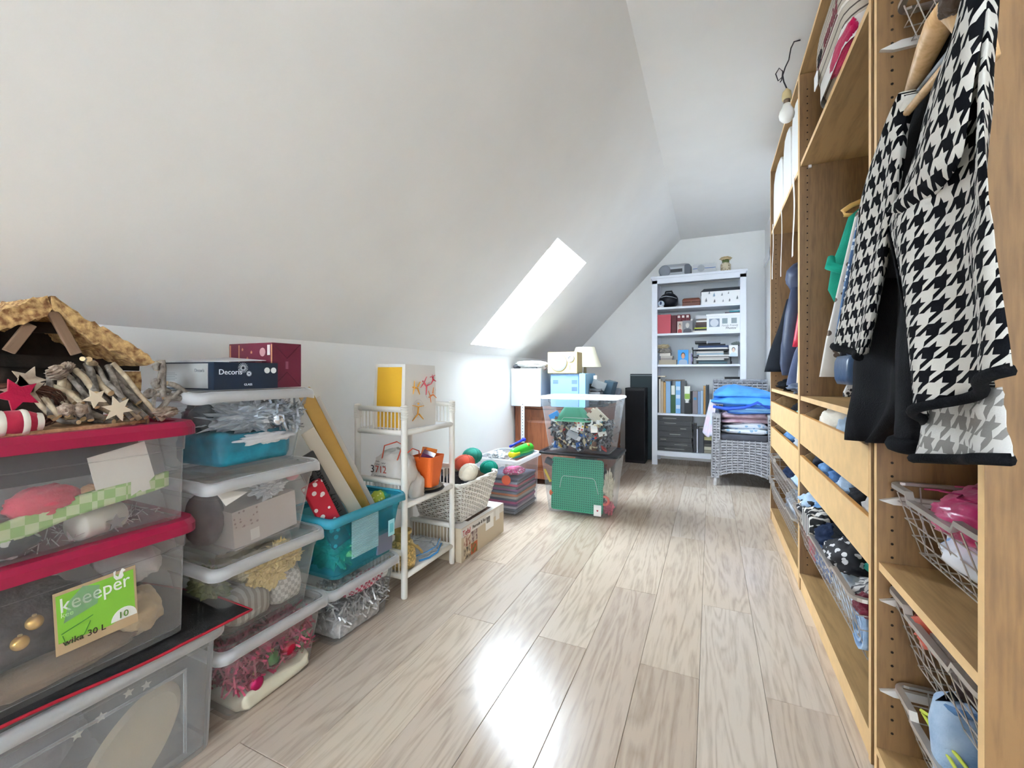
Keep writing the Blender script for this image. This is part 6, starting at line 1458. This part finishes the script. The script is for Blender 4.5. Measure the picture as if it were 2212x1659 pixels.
dj = thing('down_jacket', 'blue quilted down jacket hem below the houndstooth sleeve', 'jacket', (0, 1.59, 0))
for k in range(6):
    z = .965 + k * .085
    part('quilted_tube', M().rings([[(.60 + a * q, b * q, z + .085 * e) for a, b, _ in rrect(.50 - .03 * k, .17, .022, 6, .012 * k)] for e, q in ((0, .97), (.2, .995), (.5, 1.0), (.8, .995), (1, .97))]), mat('navy_nylon', '#2f4a6e', .35, var=.12, vs=12, bump=.35, bs=40), dj, smooth=True)
garment('tweed_skirt', 'black and white tweed hem below the blue down jacket', 'skirt', 1.60, [(1.1, .42, .84, .02), (.94, .36, .85, .025), (.928, .36, .85, .025)], spots('tweed', '#dcd8d6', '#37333a', 85, .42), 6, .004)
garment('black_dress', 'black garment deeper in the middle wardrobe near the black cardigan', 'dress', 1.50, [(1.6, .47, .84, .02), (1.3, .42, .86, .04), (.95, .40, .86, .04)], BKC, 7, .01)
# far wardrobe
g = garment('black_coat', 'long black wool coat at the far end of the farthest wardrobe', 'coat', 3.14, [(1.50, .50, .84, .03), (1.45, .425, .86, .045), (1.3, .385, .88, .06), (1.15, .338, .88, .08), (1.005, .304, .88, .085)], cloth('#1d2026'), 11, .012)
g = garment('navy_jacket', 'navy hooded softshell jacket in front of the black coat', 'jacket', 2.76, [(1.52, .46, .84, .04), (1.48, .40, .86, .05), (1.3, .372, .88, .055), (1.15, .345, .88, .06), (1.05, .342, .88, .06), (.985, .352, .88, .05)], mat('navy_softshell', '#343d55', .55, var=.2, vs=7, bump=.2, bs=25), 12, .016)
part('hood', blob((.44, -.03, 1.50), (.075, .07, .08), 411, .2, 2.2), mat('navy_softshell', '#343d55'), g, smooth=True)
part('sleeve', M().tube([(.42, -.05, 1.44), (.40, -.07, 1.30), (.385, -.08, 1.16), (.38, -.075, 1.0)], [.035, .045, .045, .035], 12), mat('navy_softshell', '#343d55'), g, smooth=True)
garment('red_jacket', 'narrow strip of red jacket beside the navy jacket', 'jacket', 2.58, [(1.45, .42, .86, .03), (1.3, .395, .86, .04), (1.13, .372, .86, .04)], mat('red_nylon', '#b8203c', .45), 13, .01)
garment('grey_trousers', 'slate trousers hanging below the red jacket', 'trousers', 2.60, [(1.2, .42, .80, .03), (1.1, .385, .80, .045), (.945, .35, .78, .05), (.935, .35, .78, .05)], cloth('#4a5470'), 14, .014)
garment('cream_cloth', 'cream trousers at the near edge of the farthest wardrobe', 'trousers', 2.50, [(1.2, .42, .80, .03), (1.1, .39, .80, .03), (.95, .38, .78, .03)], cloth('#d9d0c4'), 15, .01)
lump('black_scarf', 'crumpled black scarf on the shelf under the navy jacket', 'scarf', (.45, 2.93, .93), (.09, .16, .035), BKC, 421, .35, 2.5)
lump('grey_scarf', 'grey blue cloth on the shelf under the slate trousers', 'cloth', (.44, 2.58, .925), (.07, .10, .03), cloth('#5a6478'), 422, .35, 2.5)
# white rolled pads with straps on the upper shelf of the far wardrobe
for k, (ya, yb, zt, lab) in enumerate(((3.00, 3.40, 2.32, 'far'), (2.71, 2.97, 2.34, 'middle'), (2.45, 2.68, 2.35, 'near'))):
    t = thing('white_pad', lab + ' one of three tall white pads on the upper shelf of the farthest wardrobe', 'pad', (0, 0, 1.961), 0, 'white pads on the upper shelf')
    h = zt - 1.961; m = M(); w = (yb - ya) / 2
    m.rings([[(x, (ya + yb) / 2 + y * (1 - .0 * abs(x - .5)), z) for y, z in ((-w, 0), (-w * 1.0, h * .6), (-w * .92, h * .85), (-w * .6, h * .97), (0, h), (w * .6, h * .97), (w * .92, h * .84), (w, h * .6), (w, 0))] for x in (.385, .40, .86)])
    part('pad', m, mat('white_pad_fabric', '#eeeeec', .8, bump=.2, bs=15), t, bevel=.006)
    y = [3.30, 2.92, 2.52][k]; ln = [.36, .42, .40][k]; wd = [.010, .008, .016][k]
    part('strap', M().rings([[(x0 - .012 + .004 * sin(5 * q), y - wd + .01 * sin(4 * q + k), -.02 - ln * q + .03) for x0 in (.38, .3815)] + [(x0 - .012 + .004 * sin(5 * q), y + wd + .01 * sin(4 * q + k), -.02 - ln * q + .03) for x0 in (.3815, .38)] for q in [i / 10 for i in range(11)]]), C('#f2f1ee', .7), t)
# bags on the upper shelf of the middle wardrobe
pbg = thing('bedding_bag', 'beige striped bedding bag with red lettering on the upper shelf of the middle wardrobe', 'bedding bag', (.60, 1.745, 1.9685))
def bagshape(k):
    z = .34 * k; q = .86 + .14 * sin(pi * min(1, k * 1.0 + .05)) ** .6; return [(x * q - .012 * sin(pi * k), y * q, z) for x, y, _ in rrect(.48, .47, .09, 6)]
part('bag', M().rings([bagshape(k / 10) for k in range(11)]), stripes('bag_stripe', '#b9afa0', '#4a403c', .022, .2, 'Z'), pbg, smooth=True)
part('clear_front', M().rings([[(x * 1.01 - .006, y * 1.01, z) for x, y, _ in rrect(.465, .45, .09, 6)] for z in (.004, .06, .11)], False, False), mat('white_bag_film', '#dedad6'), pbg, smooth=True)
part('piping', M().tube([(x * 1.015 - .008, y * 1.015, .115) for x, y, _ in rrect(.472, .462, .09, 6)], .005, 6, True), C('#e6e0d8', .5), pbg, smooth=True)
part('red_band', M().box(-.2525, -.247, -.14, .17, .112, .118), C('#5a1a22', .6), pbg)
text('pp', .055, C('#2c2628', .6), pbg, (-.2525, .12, .128), RXN, ext=.002, shear=.2); text('marché', .055, C('#8a4a52', .6), pbg, (-.2525, .03, .128), RXN, ext=.002, shear=.2)
part('care_tag', M().box(-.256, -.253, .12, .165, .06, .11), C('#f2f2f2', .5), pbg)
lump('magenta_cushion', 'dark pink cushion edge in front of the striped bedding bag', 'cushion', (.375, 1.66, 2.0), (.022, .12, .03), cloth('#b0164c'), 431, .1, 2)
ppb = solo('patterned_bag', M().rings([[(x, y, z) for x, y, _ in rrect(.36 * q, .075 * q, .03, 5)] for z, q in ((0, .95), (.05, 1), (.28, 1), (.33, .9))]), spots('circle_print', '#dedce6', '#6a7ab0', 16, .3), 'white circle printed bag at the near end of the upper shelf', 'bag', loc=(.575, 1.452, 1.9685), smooth=False)
lump('purple_bag', 'purple bag wedged above the patterned bag at the shelf end', 'bag', (.47, 1.53, 2.30), (.07, .06, .05), mat('purple_nylon', '#6a3a66', .4), 432, .15, 2)
# ------------------------------------------------------------------ clothes in drawers and baskets
def pile(prefix, items, group):
    for i, it in enumerate(items):
        nm, label, cat, c, r, m_, sd = it
        o = lump(nm, label, cat, c, r, m_, sd, .22, 2.4, False, group)
        lo = WX + (.02 if 'drawer' in label else -.035)
        for v in o.data.vertices: v.co.x = max(v.co.x, lo - c[0])
DEN = cloth('#3f6290', '#6f97c4'); DENL = cloth('#86a6cc', '#b6cce4'); BW = stripes('bw_stripe', '#d8d6d2', '#1b1c20', .03, .55, 'Y'); BLK = cloth('#1b1d22'); NAV = cloth('#24304a')
WPR = spots('bw_print', '#26262c', '#d6d4d6', 34, .33); BPR = spots('blue_dots', '#3f6fae', '#e3e9f0', 40, .35)
def rolled(label, cat, c, r, ln, m_, rz=0, group=None, name='rolled_garment'):
    """rolled garment: spiral end visible"""
    t = thing(name, label, cat, c, rz, group); m = M()
    k = 40; prof = []
    out = [((r * (.15 + .85 * i / k)) * cos(i * .45), (r * (.15 + .85 * i / k)) * sin(i * .45)) for i in range(k + 1)]
    th = r * .11
    rs = []
    for i, (a, b) in enumerate(out):
        q = 1 - th / max(r * .2, sqrt(a * a + b * b)) * .9
        rs.append([(-ln / 2, a, b), (ln / 2, a, b), (ln / 2, a * q, b * q), (-ln / 2, a * q, b * q)])
    m.rings(rs); part('roll', m, m_, t, smooth=False)
    return t
GD2 = 'garments in the middle wardrobe basket'
pile('', [
 ('jeans_roll', 'light washed denim at the far end of the middle wardrobe basket', 'jeans', (.44, 2.25, .43), (.08, .09, .045), DENL, 501),
 ('black_blouse', 'black and white spotted top at the far corner of the middle basket', 'top', (.395, 2.24, .415), (.045, .07, .035), WPR, 502),
 ('jeans_roll', 'mid blue jeans second from the far end of the middle basket', 'jeans', (.46, 2.08, .445), (.085, .08, .045), DEN, 503),
 ('striped_blouse', 'black and white striped sweater bulging over the middle basket rim', 'sweater', (.375, 2.03, .415), (.06, .09, .05), BW, 504),
 ('black_trousers', 'black trousers across the centre of the middle basket', 'trousers', (.52, 1.85, .435), (.13, .12, .045), BLK, 505),
 ('jeans_roll', 'dark navy jeans at the middle of the basket front', 'jeans', (.40, 1.90, .41), (.05, .08, .04), NAV, 506),
 ('spotted_blouse', 'black and white printed top at the centre of the middle basket', 'top', (.41, 1.74, .405), (.06, .09, .045), WPR, 507),
 ('teal_blouse', 'teal green strappy top near the drawer in the middle basket', 'top', (.50, 1.62, .415), (.07, .08, .025), cloth('#2a7a6c'), 508),
 ('grey_knit', 'grey striped knit at the near end of the middle basket', 'sweater', (.43, 1.52, .385), (.06, .06, .035), stripes('grey_knit', '#b9b6b4', '#4a4a50', .012, .4, 'Y'), 509),
 ('wine_blouse', 'dark wine red cloth at the near corner of the middle basket', 'top', (.395, 1.48, .365), (.035, .05, .03), cloth('#6a1c2e'), 510),
 ('blue_print_blouse', 'blue dotted white cloth along the lower basket front', 'top', (.415, 1.98, .30), (.04, .18, .07), BPR, 511),
 ('red_blouse', 'bright red cloth pressed against the far basket wires', 'top', (.40, 2.16, .29), (.025, .06, .06), cloth('#c92a48'), 512),
 ('pale_blue_shirt', 'white and pale blue cloth low in the middle basket', 'shirt', (.43, 1.72, .29), (.05, .18, .06), cloth('#b9cfe4', '#e6edf4'), 513),
 ('dark_filling', 'dark clothes filling the back of the middle basket', 'clothes', (.60, 1.88, .34), (.14, .34, .09), BLK, 514)], GD2)
rolled('rolled blue denim at the near end of the middle basket front', 'jeans', (.42, 1.50, .30), .065, .10, DENL, 0, GD2)
pile('', [
 ('white_shirt', 'cream shirt with buttons in the upper drawer of the middle wardrobe', 'shirt', (.48, 2.02, .80), (.09, .16, .075), cloth('#e2dccf'), 521),
 ('blue_shirt', 'pale blue shirt in the upper drawer of the middle wardrobe', 'shirt', (.46, 1.80, .79), (.07, .07, .07), cloth('#a9bfd6'), 522),
 ('lace_blouse', 'white lace top at the near side of the upper middle drawer', 'top', (.465, 1.67, .795), (.075, .085, .075), spots('lace', '#e6e2da', '#b5ada2', 70, .3), 523),
 ('beige_blouse', 'beige top at the near end of the upper middle drawer', 'top', (.475, 1.51, .78), (.085, .07, .07), cloth('#cdbfa6'), 524)], 'garments in the upper middle drawer')
pile('', [
 ('dark_roll', 'dark grey rolled garment at the far end of the lower middle drawer', 'garment', (.48, 2.22, .60), (.08, .07, .06), cloth('#3a3f4a'), 531),
 ('jeans_roll', 'dark blue jeans second in the lower middle drawer', 'jeans', (.47, 2.07, .60), (.085, .08, .06), DEN, 532),
 ('jeans_roll', 'deep blue jeans third in the lower middle drawer', 'jeans', (.47, 1.93, .595), (.08, .07, .06), cloth('#2f4f80', '#5c84b8'), 533),
 ('jeans_roll', 'washed blue jeans fourth in the lower middle drawer', 'jeans', (.46, 1.79, .595), (.08, .07, .06), DENL, 534),
 ('black_roll', 'charcoal rolled garment fifth in the lower middle drawer', 'garment', (.46, 1.66, .595), (.08, .06, .06), cloth('#2b2c30'), 535),
 ('grey_fleece', 'pale grey fleece at the near end of the lower middle drawer', 'fleece', (.47, 1.51, .60), (.085, .08, .065), cloth('#c6c4c4'), 536)], 'garments in the lower middle drawer')
pile('', [
 ('black_blouse', 'black top in the upper drawer of the farthest wardrobe', 'top', (.48, 2.75, .80), (.08, .12, .05), BLK, 541),
 ('teal_blouse', 'pale teal cloth in the upper drawer of the farthest wardrobe', 'top', (.45, 2.56, .785), (.06, .08, .045), cloth('#8fc0bc'), 542),
 ('jeans_roll', 'blue jeans in the lower drawer of the farthest wardrobe', 'jeans', (.48, 2.98, .62), (.08, .12, .055), DEN, 543),
 ('grey_blouse', 'pale grey cloth in the lower drawer of the farthest wardrobe', 'top', (.47, 2.66, .615), (.08, .13, .05), cloth('#b7bcc2'), 544),
 ('navy_blouse', 'navy cloth in the upper wire basket of the farthest wardrobe', 'top', (.46, 2.86, .43), (.08, .12, .05), NAV, 545),
 ('pale_blue_blouse', 'pale blue cloth in the upper wire basket of the farthest wardrobe', 'top', (.45, 2.60, .43), (.07, .12, .05), cloth('#b9d0ea'), 546),
 ('grey_filling', 'grey white cloth in the lower wire basket of the farthest wardrobe', 'clothes', (.50, 2.85, .24), (.10, .36, .06), cloth('#9aa4b4', '#d0d6de'), 547)], 'garments in the farthest wardrobe')
# nearest wardrobe baskets
t = thing('pink_jacket', 'shiny magenta quilted jacket folded in the wire basket of the nearest wardrobe', 'jacket', (.575, 1.10, .70))
PK = mat('magenta_satin', '#b5145e', .28, var=.15, vs=10, bump=.5, bs=30, sheen=.2)
part('body', blob((0, 0, .02), (.165, .16, .065), 551, .10, 1.8, 64, 36, False, None, .12), PK, t, smooth=True)
m = M()
for k in range(4): m.tube([(-.15 + .05 * k + .02 * (i % 2), -.14 + .035 * i, .083 - .9 * ((-.15 + .05 * k) ** 2 + (-.14 + .035 * i) ** 2)) for i in range(9)], .002, 5)
part('stitching', m, C('#8a0f48', .5), t)
lump('printed_linen', 'white linen with blue rainbow prints under the magenta jacket', 'linen', (.58, 1.10, .645), (.15, .17, .055), spots('rainbow_print', '#e3e6ee', '#8fb4dc', 18, .25), 552, .1, 2, nu=36, nv=20)
lump('lilac_cloth', 'lilac printed cloth between the magenta jacket and the linen', 'cloth', (.50, 1.17, .695), (.07, .10, .018), cloth('#c9a9d9'), 553, .2, 2)
lump('pale_pink_cloth', 'pale pink cloth in the wire basket behind the jacket hem', 'cloth', (.58, 1.10, .90), (.15, .17, .06), spots('pink_circles', '#e3c0bc', '#c99a96', 14, .3), 554, .12, 2)
lump('coral_blouse', 'coral top at the far side of the basket below the oak shelf', 'top', (.47, 1.20, .455), (.07, .07, .05), cloth('#c9604c'), 555, .25, 2.4)
lump('sequin_dress', 'black sequined garment along the front of the basket below the oak shelf', 'dress', (.50, 1.03, .455), (.075, .12, .045), mat('sequins', '#15161a', .22, spec=.9, bump=.9, bs=160), 556, .2, 2)
lump('taupe_cloth', 'taupe cloth between coral top and sequined garment', 'cloth', (.44, 1.11, .455), (.035, .09, .035), cloth('#7d6f66'), 557, .2, 2)
lump('dark_clothes', 'dark brown clothes filling the basket below the oak shelf', 'clothes', (.62, 1.10, .40), (.18, .18, .06), cloth('#3f2f2c'), 558, .15, 2)
jn = thing('jeans', 'folded washed blue jeans standing in the lowest wire basket', 'jeans', (.50, 1.12, .14))
part('leg_fold', M().rings([[(x, y, z) for x, y, _ in rrect(.20 * q, .10 * q, .045, 6, cy=sy)] for z, q, sy in ((0, .9, 0), (.08, 1, 0), (.16, 1, .02), (.20, .9, .03), (.215, .6, .035))]), DENL, jn, smooth=True)
part('leg_fold', M().rings([[(x - .02, y - .10, z) for x, y, _ in rrect(.17 * q, .08 * q, .038, 6)] for z, q in ((0, .9), (.08, 1), (.13, .95), (.15, .6))]), DEN, jn, smooth=True)
part('waistband', M().tube([(-.085, .04, .19), (-.07, .0, .205), (.02, -.02, .208), (.08, .0, .2)], .007, 8), cloth('#5f86b6'), jn, smooth=True)
lump('blue_jeans', 'strong blue denim at the near side of the lowest wire basket', 'jeans', (.50, .965, .20), (.10, .05, .06), cloth('#2f56a8'), 559, .2, 2)
lump('white_strip', 'white folded cloth between the two jeans in the lowest basket', 'cloth', (.46, 1.02, .25), (.05, .03, .05), cloth('#dfe4ea'), 560, .2, 2)
lump('dark_cloth', 'black cloth low at the front of the lowest wire basket', 'cloth', (.47, 1.09, .15), (.05, .14, .03), BLK, 561, .2, 2)
solo('green_twine', M().tube([(.405, 1.19, .285), (.41, 1.12, .272), (.415, 1.06, .262), (.42, 1.02, .262), (.43, 1.04, .275), (.418, 1.10, .283), (.41, 1.17, .294), (.402, 1.19, .29)], .0035, 6), C('#c9d24a', .5), 'yellow green cord tied over the jeans in the lowest basket', 'cord', smooth=True)
solo('white_loop', M().tube([(.405, 1.04, .262), (.40, 1.07, .21), (.395, 1.04, .15), (.395, 1.0, .16), (.40, .99, .22), (.41, 1.02, .262)], .008, 8, True), C('#dfe3e8', .7), 'white drawstring loop hanging over the lowest basket front', 'drawstring', smooth=True)
solo('screw_cap', M().lathe([(.012, 0), (.012, .0012), (.002, .0014)], 14), mat('screw_grey', '#5c5650', .4, .6), 'small grey screw cap on the bottom board of the nearest wardrobe', 'screw', loc=(.43, 1.27, .0775))
